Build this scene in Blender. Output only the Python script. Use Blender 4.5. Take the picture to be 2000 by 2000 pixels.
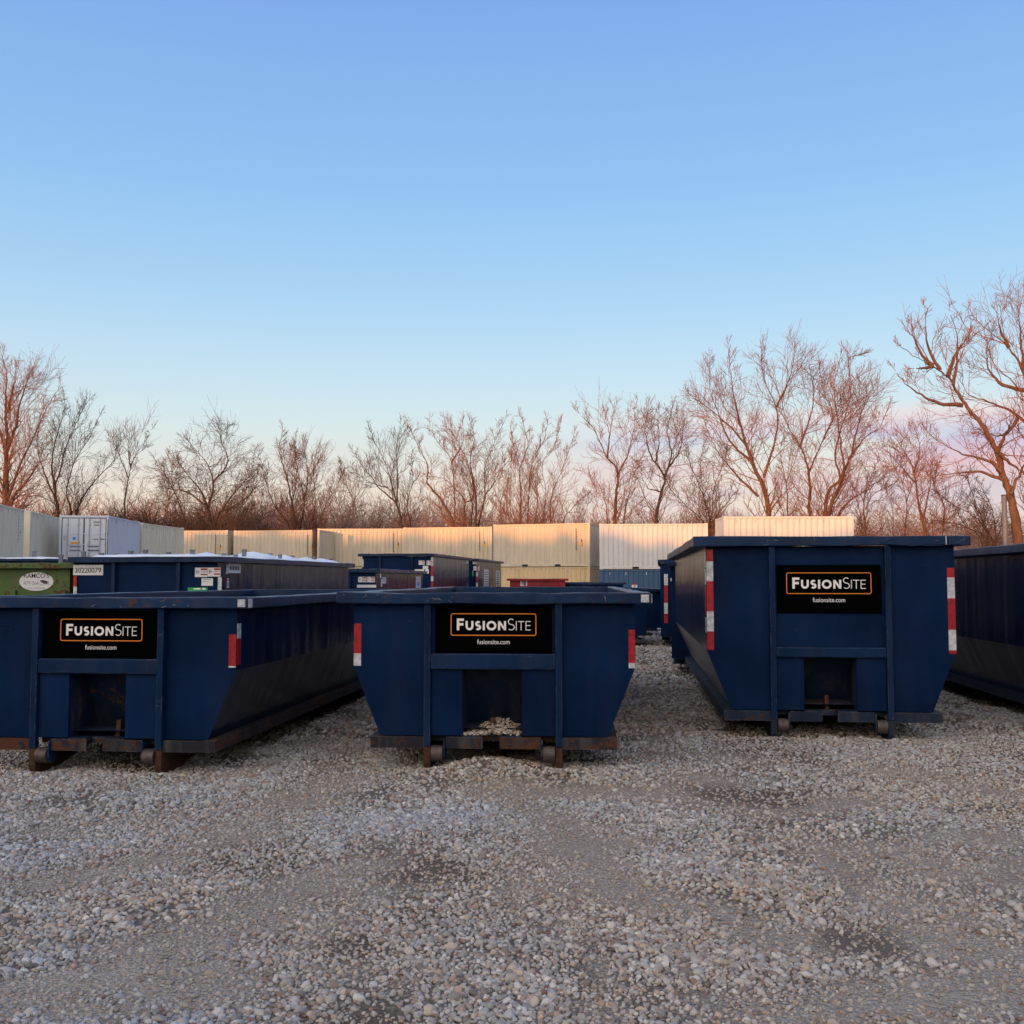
import bpy, math, random
import numpy as np
from mathutils import Vector, Matrix
R = math.radians
for o in list(bpy.data.objects): bpy.data.objects.remove(o, do_unlink=True)
SC = bpy.context.scene
COL = SC.collection
random.seed(7); NP = np.random.RandomState(11)

# ------------------------------------------------------------------ camera
F, PITCH, EYE = 2036.0, R(3.73), 1.5
cam = bpy.data.cameras.new('camera'); cam.sensor_width = 36; cam.lens = 36*F/2000
cam.clip_start = .05; cam.clip_end = 3000
co = bpy.data.objects.new('camera', cam); COL.objects.link(co)
co.location = (0, 0, EYE); co.rotation_euler = (R(90)+PITCH, 0, 0)
SC.camera = co

# ------------------------------------------------------------------ light
SUN_EL, SUN_AZ = R(3.0), R(205.0)           # low sun behind and to the left of the camera
sdir = Vector((math.sin(SUN_AZ)*math.cos(SUN_EL), math.cos(SUN_AZ)*math.cos(SUN_EL), math.sin(SUN_EL)))
sl = bpy.data.lights.new('sun', 'SUN'); sl.energy = 5.0; sl.angle = R(0.5); sl.color = (1.0, 0.36, 0.095)
so = bpy.data.objects.new('sun', sl); COL.objects.link(so)
so.rotation_euler = sdir.to_track_quat('Z', 'Y').to_euler(); so.location = (-20, -40, 30)

w = bpy.data.worlds.new('World'); SC.world = w; w.use_nodes = True
nt = w.node_tree; nt.nodes.clear(); N = nt.nodes.new; LK = nt.links.new
def mnode(tree, op, a, b=None, c=None):
    n = tree.nodes.new('ShaderNodeMath'); n.operation = op
    for i, v in enumerate((a, b, c)):
        if v is None: continue
        if isinstance(v, (int, float)): n.inputs[i].default_value = v
        else: tree.links.new(v, n.inputs[i])
    return n.outputs[0]
def lin(c):
    return tuple(((x/255)/12.92 if x/255 <= .04045 else ((x/255+.055)/1.055)**2.4) for x in c)
def ramp(tree, fac, stops, interp='LINEAR'):
    n = tree.nodes.new('ShaderNodeValToRGB'); cr = n.color_ramp; cr.interpolation = interp
    while len(cr.elements) < len(stops): cr.elements.new(.5)
    for e, (p, c) in zip(cr.elements, stops): e.position = p; e.color = (*c, 1) if len(c) == 3 else c
    tree.links.new(fac, n.inputs[0]); return n.outputs[0]
def mix(tree, fac, a, b, bt='MIX'):
    n = tree.nodes.new('ShaderNodeMix'); n.data_type = 'RGBA'; n.blend_type = bt
    for s, v in ((0, fac), (6, a), (7, b)):
        if isinstance(v, (int, float)): n.inputs[s].default_value = v
        elif isinstance(v, tuple): n.inputs[s].default_value = (*v[:3], 1)
        else: tree.links.new(v, n.inputs[s])
    return n.outputs[2]
tc = N('ShaderNodeTexCoord'); sep = N('ShaderNodeSeparateXYZ'); LK(tc.outputs['Generated'], sep.inputs[0])
el = sep.outputs[2]
grad = ramp(nt, el, [(0.0, lin((238, 214, 204))), (.05, lin((238, 216, 203))), (.09, lin((232, 220, 211))), (.14, lin((216, 228, 229))),
                     (.19, lin((197, 223, 239))), (.27, lin((167, 208, 241))), (.36, lin((143, 192, 240))), (.50, lin((126, 168, 233))),
                     (.75, lin((140, 160, 205))), (1.0, lin((140, 160, 205)))])
# warm glow round the setting sun, behind the camera
dt = N('ShaderNodeVectorMath'); dt.operation = 'DOT_PRODUCT'; LK(tc.outputs['Generated'], dt.inputs[0]); dt.inputs[1].default_value = sdir
gl = mnode(nt, 'POWER', mnode(nt, 'MAXIMUM', dt.outputs['Value'], 0.0), 1.3)
warm = mix(nt, mnode(nt, 'MULTIPLY', gl, .9), grad, (2.8, 2.25, 1.72))
# low bank of mauve and pink cloud above the horizon on the right
mp = N('ShaderNodeMapping'); LK(tc.outputs['Generated'], mp.inputs[0]); mp.inputs['Scale'].default_value = (5, 5, 26); mp.inputs['Location'].default_value = (1.3, .2, .4)
nz = N('ShaderNodeTexNoise'); LK(mp.outputs[0], nz.inputs['Vector']); nz.inputs['Scale'].default_value = 1.0; nz.inputs['Detail'].default_value = 5; nz.inputs['Roughness'].default_value = .55
win = ramp(nt, el, [(0.0, (.55,)*3), (.045, (.5,)*3), (.075, (.72,)*3), (.10, (.95,)*3), (.125, (1,)*3), (.142, (.85,)*3), (.160, (0,)*3)])
side = ramp(nt, sep.outputs[0], [(.0, (0,)*3), (.10, (.5,)*3), (.30, (1,)*3)])
cm = mnode(nt, 'MULTIPLY', mnode(nt, 'MULTIPLY', win, side), ramp(nt, nz.outputs[0], [(.36, (0,)*3), (.52, (1,)*3)]))
ccol = ramp(nt, el, [(.03, lin((228, 208, 214))), (.075, lin((205, 190, 214))), (.105, lin((226, 186, 200))), (.13, lin((192, 188, 222))), (.152, lin((250, 208, 205)))])
skyc = mix(nt, mnode(nt, 'MULTIPLY', cm, 1.0), warm, ccol)
bg = N('ShaderNodeBackground'); LK(skyc, bg.inputs[0]); bg.inputs[1].default_value = .93
sk = N('ShaderNodeTexSky'); sk.sky_type = 'NISHITA'; sk.sun_disc = False; sk.sun_elevation = SUN_EL; sk.sun_rotation = SUN_AZ
sk.air_density = 1.0; sk.dust_density = .6; sk.ozone_density = 2.0
bg2 = N('ShaderNodeBackground'); LK(sk.outputs[0], bg2.inputs[0]); bg2.inputs[1].default_value = .05  # clear evening air
ad = N('ShaderNodeAddShader'); LK(bg.outputs[0], ad.inputs[0]); LK(bg2.outputs[0], ad.inputs[1])
wo = N('ShaderNodeOutputWorld'); LK(ad.outputs[0], wo.inputs[0])
SC.view_settings.view_transform = 'Standard'; SC.view_settings.look = 'None'; SC.view_settings.gamma = 1
SC.view_settings.exposure = 0.0
SC.render.resolution_x = SC.render.resolution_y = 1024
SC.render.engine = 'CYCLES'

# ------------------------------------------------------------------ helpers
cP, sP = math.cos(PITCH), math.sin(PITCH)
def ray(u, v):
    x, y = (u-1000)/F, -(v-1000)/F
    return Vector((x, cP - y*sP, sP + y*cP))
def at(u, v, Y):
    d = ray(u, v); return Vector((0, 0, EYE)) + d*(Y/d.y)
class MB:
    def __init__(s): s.v = []; s.f = []
    def quad(s, *p):
        n = len(s.v); s.v += [tuple(q) for q in p]; s.f.append(tuple(range(n, n+len(p)))); return s
    def box(s, x0, x1, y0, y1, z0, z1):
        n = len(s.v)
        s.v += [(x0,y0,z0),(x1,y0,z0),(x1,y1,z0),(x0,y1,z0),(x0,y0,z1),(x1,y0,z1),(x1,y1,z1),(x0,y1,z1)]
        s.f += [tuple(n+i for i in q) for q in ((0,3,2,1),(4,5,6,7),(0,1,5,4),(1,2,6,5),(2,3,7,6),(3,0,4,7))]
        return s
    def prism(s, prof, axis, a, b):      # closed profile swept along an axis
        n = len(s.v); k = len(prof)
        for t in (a, b):
            for (p, q) in prof: s.v.append((t, p, q) if axis == 'x' else (p, t, q) if axis == 'y' else (p, q, t))
        for i in range(k): s.f.append((n+i, n+(i+1) % k, n+k+(i+1) % k, n+k+i))
        s.f += [tuple(n+i for i in range(k))[::-1], tuple(n+k+i for i in range(k))]
        return s
    def cyl(s, c, r, L, axis='x', k=20):
        pr = [(c[1 if axis == 'x' else 0]+r*math.cos(2*math.pi*i/k), c[1 if axis == 'z' else 2]+r*math.sin(2*math.pi*i/k)) for i in range(k)]
        a = c['xyz'.index(axis)]
        return s.prism(pr, axis, a-L/2, a+L/2)
    def mesh(s, name):
        m = bpy.data.meshes.new(name); m.from_pydata(s.v, [], s.f)
        import bmesh
        bm = bmesh.new(); bm.from_mesh(m); bmesh.ops.recalc_face_normals(bm, faces=bm.faces[:]); bm.to_mesh(m); bm.free()
        return m
def link(name, mesh, mat=None, parent=None, bevel=0, smooth=False):
    o = bpy.data.objects.new(name, mesh); COL.objects.link(o)
    if mat is not None and mesh is not None and not mesh.materials: mesh.materials.append(mat)
    if parent is not None: o.parent = parent
    if bevel:
        b = o.modifiers.new('bevel', 'BEVEL'); b.width = bevel; b.segments = 2; b.limit_method = 'ANGLE'; b.angle_limit = R(40)
    if smooth: mesh.polygons.foreach_set('use_smooth', [True]*len(mesh.polygons))
    return o
def obj(name, mb, mat, parent=None, bevel=0, smooth=False): return link(name, mb.mesh(name), mat, parent, bevel, smooth)
def thing(name, label, cat, loc=(0,0,0), rz=0, group=None):
    o = bpy.data.objects.new(name, None); COL.objects.link(o); o.location = loc; o.rotation_euler = (0,0,rz); o.empty_display_size = .3
    o['label'] = label; o['category'] = cat
    if group: o['group'] = group
    return o
def tag(o, label, cat, group=None, kind=None):
    o['label'] = label; o['category'] = cat
    if group: o['group'] = group
    if kind: o['kind'] = kind
    return o

# ------------------------------------------------------------------ materials
def newmat(name):
    m = bpy.data.materials.new(name); m.use_nodes = True
    return m, m.node_tree, m.node_tree.nodes['Principled BSDF']
def noise(t, vec, scale, detail=4, rough=.55):
    n = t.nodes.new('ShaderNodeTexNoise'); n.inputs['Scale'].default_value = scale; n.inputs['Detail'].default_value = detail
    n.inputs['Roughness'].default_value = rough; t.links.new(vec, n.inputs['Vector']); return n.outputs[0]
def coords(t, scale=(1,1,1), rnd=True):
    c = t.nodes.new('ShaderNodeTexCoord'); m = t.nodes.new('ShaderNodeMapping'); t.links.new(c.outputs['Object'], m.inputs[0]); m.inputs['Scale'].default_value = scale
    if rnd:
        oi = t.nodes.new('ShaderNodeObjectInfo'); a = t.nodes.new('ShaderNodeVectorMath'); a.operation = 'ADD'
        mm = mnode(t, 'MULTIPLY', oi.outputs['Random'], 31.0); t.links.new(m.outputs[0], a.inputs[0]); t.links.new(mm, a.inputs[1]); return a.outputs[0]
    return m.outputs[0]
RUST = (.055, .020, .011)
def paint(name, c, rough=.32, rust=.3, dust=.15, wave=0.0, scratch=.5, spec=.5, chip=(.07,.10,.14), edge=0):
    m, t, b = newmat(name)
    v = coords(t); vs = coords(t, (3.5, 3.5, .35)); vx = coords(t, (.8, .8, 9))
    n1 = noise(t, v, 1.3, 5); n2 = noise(t, vs, 2.2, 6, .6); n3 = noise(t, v, 16, 8, .7); n4 = noise(t, vx, 6, 8, .75)
    c2 = tuple(x*.62 for x in c); c3 = tuple(x*1.25+.003 for x in c)
    col = mix(t, ramp(t, n1, [(.3, (0,)*3), (.7, (1,)*3)]), c2, c3)
    col = mix(t, mnode(t, 'MULTIPLY', ramp(t, n2, [(.48, (0,)*3), (.8, (1,)*3)]), dust), col, (.085, .08, .072))
    sc_ = mnode(t, 'MULTIPLY', ramp(t, n4, [(.70-.09*scratch, (0,)*3), (.75-.09*scratch, (1,)*3)]), min(1, scratch+.1))
    col = mix(t, sc_, col, chip)
    if edge:      # worn edges: where the rounded normal leaves the flat one
        bv = t.nodes.new('ShaderNodeBevel'); bv.samples = 4; bv.inputs['Radius'].default_value = .012; ge = t.nodes.new('ShaderNodeNewGeometry')
        dp = t.nodes.new('ShaderNodeVectorMath'); dp.operation = 'DOT_PRODUCT'; t.links.new(bv.outputs[0], dp.inputs[0]); t.links.new(ge.outputs['Normal'], dp.inputs[1])
        ed = mnode(t, 'MULTIPLY', ramp(t, dp.outputs['Value'], [(.86, (1,)*3), (.985, (0,)*3)]), ramp(t, noise(t, v, 11, 6, .7), [(.44, (0,)*3), (.58, (1,)*3)]))
        col = mix(t, mnode(t, 'MULTIPLY', ed, .8), col, mix(t, ramp(t, noise(t, v, 5, 3), [(.45, (0,)*3), (.6, (1,)*3)]), (.13, .16, .20), (.12, .055, .03)))
    ru = ramp(t, mnode(t, 'ADD', mnode(t, 'MULTIPLY', n3, .55), mnode(t, 'MULTIPLY', n1, .45)), [(.665-.20*rust, (0,)*3), (.70-.20*rust, (1,)*3)])
    rc = mix(t, noise(t, v, 40, 3), RUST, (.10, .048, .03))
    col = mix(t, ru, col, rc)
    t.links.new(col, b.inputs['Base Color'])
    rr = mnode(t, 'ADD', mnode(t, 'MULTIPLY', n2, .28), rough-.12)
    t.links.new(mnode(t, 'MINIMUM', mnode(t, 'ADD', rr, mnode(t, 'MULTIPLY', ru, .45)), 1.0), b.inputs['Roughness'])
    b.inputs['Specular IOR Level'].default_value = spec
    bp = t.nodes.new('ShaderNodeBump'); bp.inputs['Distance'].default_value = .02; bp.inputs['Strength'].default_value = .4
    h = mnode(t, 'ADD', mnode(t, 'MULTIPLY', n1, 1.2), mnode(t, 'MULTIPLY', n3, .12))
    if wave:
        wv = noise(t, coords(t, (.5, 2.6, .28), False), 1.5, 1.5, .4); h = mnode(t, 'ADD', h, mnode(t, 'MULTIPLY', wv, wave))
    t.links.new(h, bp.inputs['Height']); t.links.new(bp.outputs[0], b.inputs['Normal'])
    return m
def plain(name, c, rough=.6, var=.25, metal=0, spec=.5, scale=8, bump=0):
    m, t, b = newmat(name); v = coords(t)
    n1 = noise(t, v, scale, 5, .6)
    t.links.new(mix(t, ramp(t, n1, [(.3, (0,)*3), (.7, (1,)*3)]), tuple(x*(1-var) for x in c), tuple(min(1, x*(1+var*.5)) for x in c)), b.inputs['Base Color'])
    b.inputs['Roughness'].default_value = rough; b.inputs['Metallic'].default_value = metal; b.inputs['Specular IOR Level'].default_value = spec
    if bump:
        bp = t.nodes.new('ShaderNodeBump'); bp.inputs['Distance'].default_value = bump; t.links.new(n1, bp.inputs['Height']); t.links.new(bp.outputs[0], b.inputs['Normal'])
    return m
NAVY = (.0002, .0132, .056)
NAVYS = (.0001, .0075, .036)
M = {}
M['navy'] = paint('navy_paint', NAVY, .45, .16, .07, 0, .55, .06, chip=(.015,.035,.075))
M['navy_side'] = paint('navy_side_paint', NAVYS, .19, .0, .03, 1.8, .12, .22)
M['navy_rim'] = paint('navy_rim_paint', (.001, .021, .072), .34, .34, .16, 0, .9, .22, edge=1)
M['navy_post'] = paint('navy_post_paint', (.001, .019, .066), .40, .28, .16, 0, .8, .12, edge=1)
M['navy_in'] = paint('navy_inside_paint', (.004, .016, .045), .5, .45, .5, 0, .8, .35)
M['rail'] = paint('worn_rail_paint', (.006, .017, .042), .5, .40, .5, 0, .8, .2, edge=1)
M['rail_rust'] = paint('rusty_rail_paint', (.014, .016, .026), .6, .80, .9, 0, .6, .2, edge=1)
M['rust'] = plain('rusty_steel', (.06, .026, .016), .8, .5, 0, .3, 30, .002)
M['roller'] = plain('worn_roller_steel', (.085, .066, .058), .5, .55, .3, .5, 18, .002)
M['green'] = paint('green_paint', (.058, .12, .028), .5, .7, .7, 0, .7, .3, (.2,.25,.12))
M['red'] = paint('dark_red_paint', (.24, .010, .020), .45, .2, .3, 0, .5, .3, (.3,.1,.1))
M['black'] = plain('black_sign_panel', (.0004, .0004, .0005), .8, .1, 0, .03)
M['orange'] = plain('orange_sign_line', (.72, .20, .012), .5, .02)
M['white'] = plain('white_lettering', (.80, .80, .80), .5, .02)
M['sticker'] = plain('white_sticker', (.62, .64, .68), .45, .12, 0, .5, 14)
M['ink'] = plain('dark_print', (.02, .02, .025), .5, .1)
M['inkgrey'] = plain('faded_grey_print', (.22, .24, .28), .5, .3)
M['tape_red'] = plain('red_reflective_tape', (.34, .006, .016), .35, .55, 0, .5, 22)
M['tape_white'] = plain('white_reflective_tape', (.52, .55, .58), .35, .5, 0, .5, 22)
M['sgreen'] = plain('green_sticker', (.02, .30, .08), .5, .1)
M['syellow'] = plain('yellow_sticker', (.75, .36, .02), .5, .1)
M['sblue'] = plain('blue_sticker', (.05, .22, .65), .5, .1)
M['scrape'] = plain('bare_scraped_metal', (.16, .19, .23), .5, .3)
M['cover'] = plain('white_plastic_sheet', (.74, .80, .88), .45, .12, 0, .5, 5, .02)
M['stake'] = plain('grey_stake', (.14, .16, .20), .6, .2)
def cpaint(name, c, dirty=.5):
    m, t, b = newmat(name); v = coords(t); vs = coords(t, (2, 2, .25))
    n1 = noise(t, vs, 1.6, 6, .6); n2 = noise(t, v, 9, 8, .7)
    col = mix(t, mnode(t, 'MULTIPLY', ramp(t, n1, [(.45, (0,)*3), (.8, (1,)*3)]), dirty), c, tuple(x*.55 for x in c))
    col = mix(t, ramp(t, n2, [(.70, (0,)*3), (.75, (1,)*3)]), col, (.20, .10, .05))
    t.links.new(col, b.inputs['Base Color']); b.inputs['Roughness'].default_value = .5; b.inputs['Specular IOR Level'].default_value = .35
    return m
M['beige'] = cpaint('beige_container_paint', (.56, .495, .39))
M['cream'] = cpaint('cream_container_paint', (.68, .645, .53))
M['tan'] = cpaint('tan_container_paint', (.60, .47, .29))
M['cgrey'] = cpaint('pale_grey_container_paint', (.60, .60, .60), .35)
M['cwhite'] = cpaint('white_container_paint', (.54, .60, .70), .25)
M['cblue'] = cpaint('blue_container_paint', (.042, .10, .20))
M['gasket'] = plain('dark_door_gasket', (.03, .035, .07), .7, .2)
M['rod'] = plain('galvanised_rod', (.45, .47, .50), .45, .2, .4)
M['dark'] = plain('painted_opening_shade', (.006, .006, .008), .8, .2)

def bark(name, a, b_):
    m, t, b = newmat(name); v = coords(t, (1,1,.35)); n1 = noise(t, v, 5, 6, .7)
    t.links.new(mix(t, ramp(t, n1, [(.3, (0,)*3), (.7, (1,)*3)]), a, b_), b.inputs['Base Color'])
    b.inputs['Roughness'].default_value = .85; b.inputs['Specular IOR Level'].default_value = .2
    bp = t.nodes.new('ShaderNodeBump'); bp.inputs['Distance'].default_value = .03; t.links.new(n1, bp.inputs['Height']); t.links.new(bp.outputs[0], b.inputs['Normal'])
    return m
M['bark'] = bark('brown_bark', (.07, .036, .024), (.17, .095, .062))
M['twig'] = bark('reddish_twigs', (.18, .075, .052), (.32, .155, .11))
M['twig_dark'] = bark('dark_brown_twigs', (.055, .034, .028), (.13, .082, .064)); M['twig_mid'] = bark('brown_twigs', (.12, .06, .045), (.23, .125, .092))
M['bark_dark'] = bark('dark_grey_bark', (.030, .022, .019), (.085, .062, .052))
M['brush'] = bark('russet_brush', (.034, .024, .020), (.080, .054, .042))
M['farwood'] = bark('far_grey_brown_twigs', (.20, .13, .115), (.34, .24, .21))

# ------------------------------------------------------------------ ground
def vnoise(x, y, s, seed=0):
    x = np.asarray(x)*s; y = np.asarray(y)*s
    xi = np.floor(x).astype(np.int64); yi = np.floor(y).astype(np.int64); fx = x-xi; fy = y-yi
    fx = fx*fx*(3-2*fx); fy = fy*fy*(3-2*fy)
    def h(a, b):
        n = (a*374761393 + b*668265263 + seed*1442695041) & 0xffffffff
        n = ((n ^ (n >> 13))*1274126177) & 0xffffffff
        return ((n ^ (n >> 16)) & 0xffff)/65535.
    return (h(xi,yi)*(1-fx)+h(xi+1,yi)*fx)*(1-fy)+(h(xi,yi+1)*(1-fx)+h(xi+1,yi+1)*fx)*fy
def fbm(x, y, s, o=4, seed=0):
    r = 0; a = 1; t = 0
    for i in range(o): r = r+a*vnoise(x, y, s*2**i, seed+i*17); t += a; a *= .5
    return r/t
def gp(u, v):
    d = ray(u, v); t = -EYE/d.z; return d.x*t, d.y*t
PATCH = [  # u, v, half-width px, half-height px, tilt, kind(0 tan fines, 1 dark soil and painted gap shade), strength
    (1090,1545,150,16,0,0,1), (600,1562,90,16,-.1,0,1), (1440,1555,120,22,0,1,.9), (1370,1530,90,16,0,0,.8), (1560,1590,110,20,0,0,.7), (1660,1690,55,28,.3,0,1),
    (870,1695,110,24,0,1,1), (730,1665,90,16,0,1,.6), (300,1900,230,40,-.35,0,1), (120,1960,160,40,-.2,0,.9), (520,1790,130,30,-.3,0,.8), (690,1860,90,40,0,1,.95),
    (830,1790,110,34,0,1,.6), (760,1990,150,30,0,1,.7), (1800,1850,190,30,.12,0,1), (1950,1930,110,40,.2,0,1), (1600,1835,110,18,.1,0,.7), (1900,1640,110,22,.1,0,.8),
    (1010,1690,60,60,.2,0,.6), (1190,1660,90,22,.1,0,.7), (1260,1800,60,20,0,0,.6), (90,1620,110,14,-.1,0,.6), (80,1740,110,18,-.15,1,.6), (430,1660,120,16,-.1,0,.5),
    (1250,1420,60,30,0,0,.5), (500,1500,140,14,0,0,.7), (1750,1520,160,14,.05,0,.6), (1450,1480,180,16,0,1,.5), (1950,1480,120,20,0,1,.5),(930,1490,60,9,0,1,.7),(1290,1330,70,60,0,1,.45),(1260,1270,60,50,0,1,.5),(560,1400,150,50,0,1,.5),(1900,1430,120,30,0,1,.55)]  # dark entries in the gaps between dumpsters: shade painted into the ground
TRK = [([(-100,1990),(250,1895),(450,1800),(620,1725),(740,1670)], .26, 1.0), ([(700,1520),(600,1562),(430,1640),(200,1700),(0,1720)], .30, .75), ([(1000,1530),(1120,1640),(1250,1765),(1450,1840),(1750,1850),(2100,1870)], .24, .95),
       ([(1500,2000),(1750,1955),(2050,1905)], .22, .9), ([(960,1545),(1250,1548),(1500,1580),(1700,1570)], .32, .85), ([(1590,1640),(1680,1700),(1700,1780)], .16, .8), ([(1250,1480),(1500,1500),(1800,1530),(2000,1560)], .35, .55),
       ([(250,1530),(450,1520),(650,1500)], .3, .6), ([(700,1900),(640,1840),(700,1740)], .22, .6), ([(0,1570),(150,1600),(350,1600)], .25, .45), ([(1080,1700),(1130,1860),(1180,2000)], .12, .5)]
TG = [([gp(*q) for q in pl_], w_, s_) for pl_, w_, s_ in TRK]
PG = []
for (u, v, hw, hh, tl, k, s) in PATCH:
    x, y = gp(u, v); x2, _ = gp(u+hw, v); _, y2 = gp(u, v-hh); PG.append((x, y, abs(x2-x), abs(y2-y), tl, k, s))
def patch(x, y):
    tan = np.zeros_like(x); drk = np.zeros_like(x)
    wx = (fbm(x, y, 1.7, 4, 5)-.5); wy = (fbm(x, y, 1.7, 4, 9)-.5)
    for (px, py, a, b, tl, k, s) in PG:
        dx = x-px + wx*a*1.8; dy = y-py + wy*b*2.4 + (x-px)*tl*-1.0
        g = s*np.exp(-((dx/a)**2+(dy/b)**2)*.9)
        if k: drk = np.maximum(drk, g)
        else: tan = np.maximum(tan, g)
    qx = x+wx*.55; qy = y+wy*.55
    for pts, w_, s_ in TG:
        dm = np.full_like(x, 1e9)
        for (ax, ay), (bx, by) in zip(pts[:-1], pts[1:]):
            t_ = np.clip(((qx-ax)*(bx-ax)+(qy-ay)*(by-ay))/((bx-ax)**2+(by-ay)**2), 0, 1); dm = np.minimum(dm, np.hypot(qx-ax-t_*(bx-ax), qy-ay-t_*(by-ay)))
        tan = np.maximum(tan, s_*np.exp(-(dm/w_)**2*1.1)*np.clip(.30+1.15*fbm(x, y, 2.3, 4, 88), 0, 1))
    n = fbm(x, y, .55, 5, 33)
    tan = np.maximum(tan, np.clip((n-.60)*5, 0, .75)); n2 = fbm(x+50, y, .7, 5, 44)
    drk = np.maximum(drk, np.clip((n2-.64)*5, 0, .6))
    return tan, drk
def sm(t): t = np.clip(t, 0, 1); return t*t*(3-2*t)
def gz(x, y, fine=True):
    x = np.asarray(x, float); y = np.asarray(y, float)
    z = -.38*sm((y-12)/38) + .065*np.exp(-(((x-3.2)/2.6)**2+((y-10.)/2.6)**2)) + .03*np.exp(-(((x+.1)/1.5)**2+((y-8.3)/1.)**2))
    # small heap pushed up under the hook end of the middle dumpster
    z = z + .075*np.exp(-(((x+.28)/.30)**2+((y-8.15)/.26)**2)) + .04*np.exp(-(((x+.02)/.3)**2+((y-8.25)/.22)**2))
    for qx, qy in ((-3.74,8.3),(-2.73,8.2),(-.65,8.2),(.36,8.14),(2.37,9.56),(3.39,9.44)):       # stones shoved up by the runners
        z = z + .028*np.exp(-(((x-qx)/.13)**2+((y-qy+.16)/.10)**2))
    if fine:
        k = np.clip((30-y)/15, 0, 1)*np.clip((np.abs(x)*-1+20)/8, 0, 1)
        z = z + k*((fbm(x, y, .8, 4, 2)-.5)*.07 + (fbm(x, y, 6, 3, 3)-.5)*.014)
    return z
def gzf(x, y): return float(gz(np.array([x]), np.array([y]))[0])
xs = np.concatenate([-np.geomspace(900, 13, 26), np.arange(-12, 12.01, .12), np.geomspace(13, 900, 26)])
ys = np.concatenate([[-300, -150, -80, -40, -20, -10, -5, -2, 0, 1], np.arange(2, 22, .12), np.arange(22, 80, 1.5), np.geomspace(82, 1500, 16)])
X, Y = np.meshgrid(xs, ys); Z = gz(X, Y); nx, ny = len(xs), len(ys)
idx = np.arange(nx*ny).reshape(ny, nx)
faces = np.stack([idx[:-1,:-1], idx[:-1,1:], idx[1:,1:], idx[1:,:-1]], -1).reshape(-1, 4)
gm = bpy.data.meshes.new('gravel_yard'); gm.from_pydata(np.stack([X, Y, Z], -1).reshape(-1, 3).tolist(), [], faces.tolist())
tn, dk = patch(X.ravel(), Y.ravel())
ca = gm.attributes.new('earth_shade', 'FLOAT_COLOR', 'POINT'); ca.data.foreach_set('color', np.stack([tn, dk, 0*tn, 1+0*tn], -1).ravel())
gm.polygons.foreach_set('use_smooth', [True]*len(gm.polygons))
def ground_mat():
    m, t, b = newmat('gravel_ground'); v = coords(t, (1,1,1), False)
    at_ = t.nodes.new('ShaderNodeAttribute'); at_.attribute_name = 'earth_shade'; sp = t.nodes.new('ShaderNodeSeparateColor'); t.links.new(at_.outputs['Color'], sp.inputs[0])
    def vor(scale, feat='F1'):
        n = t.nodes.new('ShaderNodeTexVoronoi'); n.inputs['Scale'].default_value = scale; n.feature = feat; t.links.new(v, n.inputs['Vector']); return n
    v1 = vor(46); v2 = vor(110); big = noise(t, v, .9, 6, .6); fin = noise(t, v, 60, 6, .7)
    sg = t.nodes.new('ShaderNodeSeparateColor'); t.links.new(v1.outputs['Color'], sg.inputs[0])
    stone = ramp(t, sg.outputs[0], [(0, (.22,.20,.175)), (.3, (.33,.315,.29)), (.6, (.43,.42,.41)), (.8, (.34,.25,.20)), (.9, (.52,.50,.47)), (1, (.38,.27,.20))])
    sg2 = t.nodes.new('ShaderNodeSeparateColor'); t.links.new(v2.outputs['Color'], sg2.inputs[0])
    small = ramp(t, sg2.outputs[1], [(0, (.14,.12,.10)), (.5, (.29,.26,.225)), (1, (.44,.41,.37))])
    gap = ramp(t, v1.outputs['Distance'], [(.38, (1,)*3), (.58, (0,)*3)])
    base = mix(t, gap, mix(t, .3, small, (.07, .058, .048)), stone)
    tan = mix(t, fin, (.40, .345, .27), (.72, .64, .52)); tan = mix(t, .6, tan, small); peb = ramp(t, mnode(t, 'ADD', mnode(t, 'MULTIPLY', sg.outputs[1], .6), mnode(t, 'MULTIPLY', noise(t, v, 5, 4), .8)), [(.74, (0,)*3), (.80, (1,)*3)]); tan = mix(t, mnode(t, 'MULTIPLY', peb, gap), tan, stone)
    drk = mix(t, fin, (.06, .045, .035), (.17, .135, .10))
    base = mix(t, .5, base, (.085, .072, .058))
    base = mix(t, ramp(t, sp.outputs[0], [(.15, (0,)*3), (.55, (.9,)*3)]), base, tan)
    base = mix(t, ramp(t, sp.outputs[1], [(.15, (0,)*3), (.6, (.85,)*3)]), base, drk)
    base = mix(t, ramp(t, big, [(.35, (.25,)*3), (.65, (0,)*3)]), base, (.13, .105, .085))
    t.links.new(base, b.inputs['Base Color']); b.inputs['Roughness'].default_value = .9; b.inputs['Specular IOR Level'].default_value = .25
    hgt = mnode(t, 'ADD', mnode(t, 'MULTIPLY', mnode(t, 'SUBTRACT', 1.0, v1.outputs['Distance']), .8), mnode(t, 'MULTIPLY', mnode(t, 'SUBTRACT', 1.0, v2.outputs['Distance']), .35))
    hgt = mnode(t, 'ADD', hgt, mnode(t, 'MULTIPLY', fin, .25))
    bp = t.nodes.new('ShaderNodeBump'); bp.inputs['Distance'].default_value = .020; bp.inputs['Strength'].default_value = 1.0
    t.links.new(hgt, bp.inputs['Height']); t.links.new(bp.outputs[0], b.inputs['Normal'])
    return m
g = link('gravel_yard', gm, ground_mat()); g['kind'] = 'structure'

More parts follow.
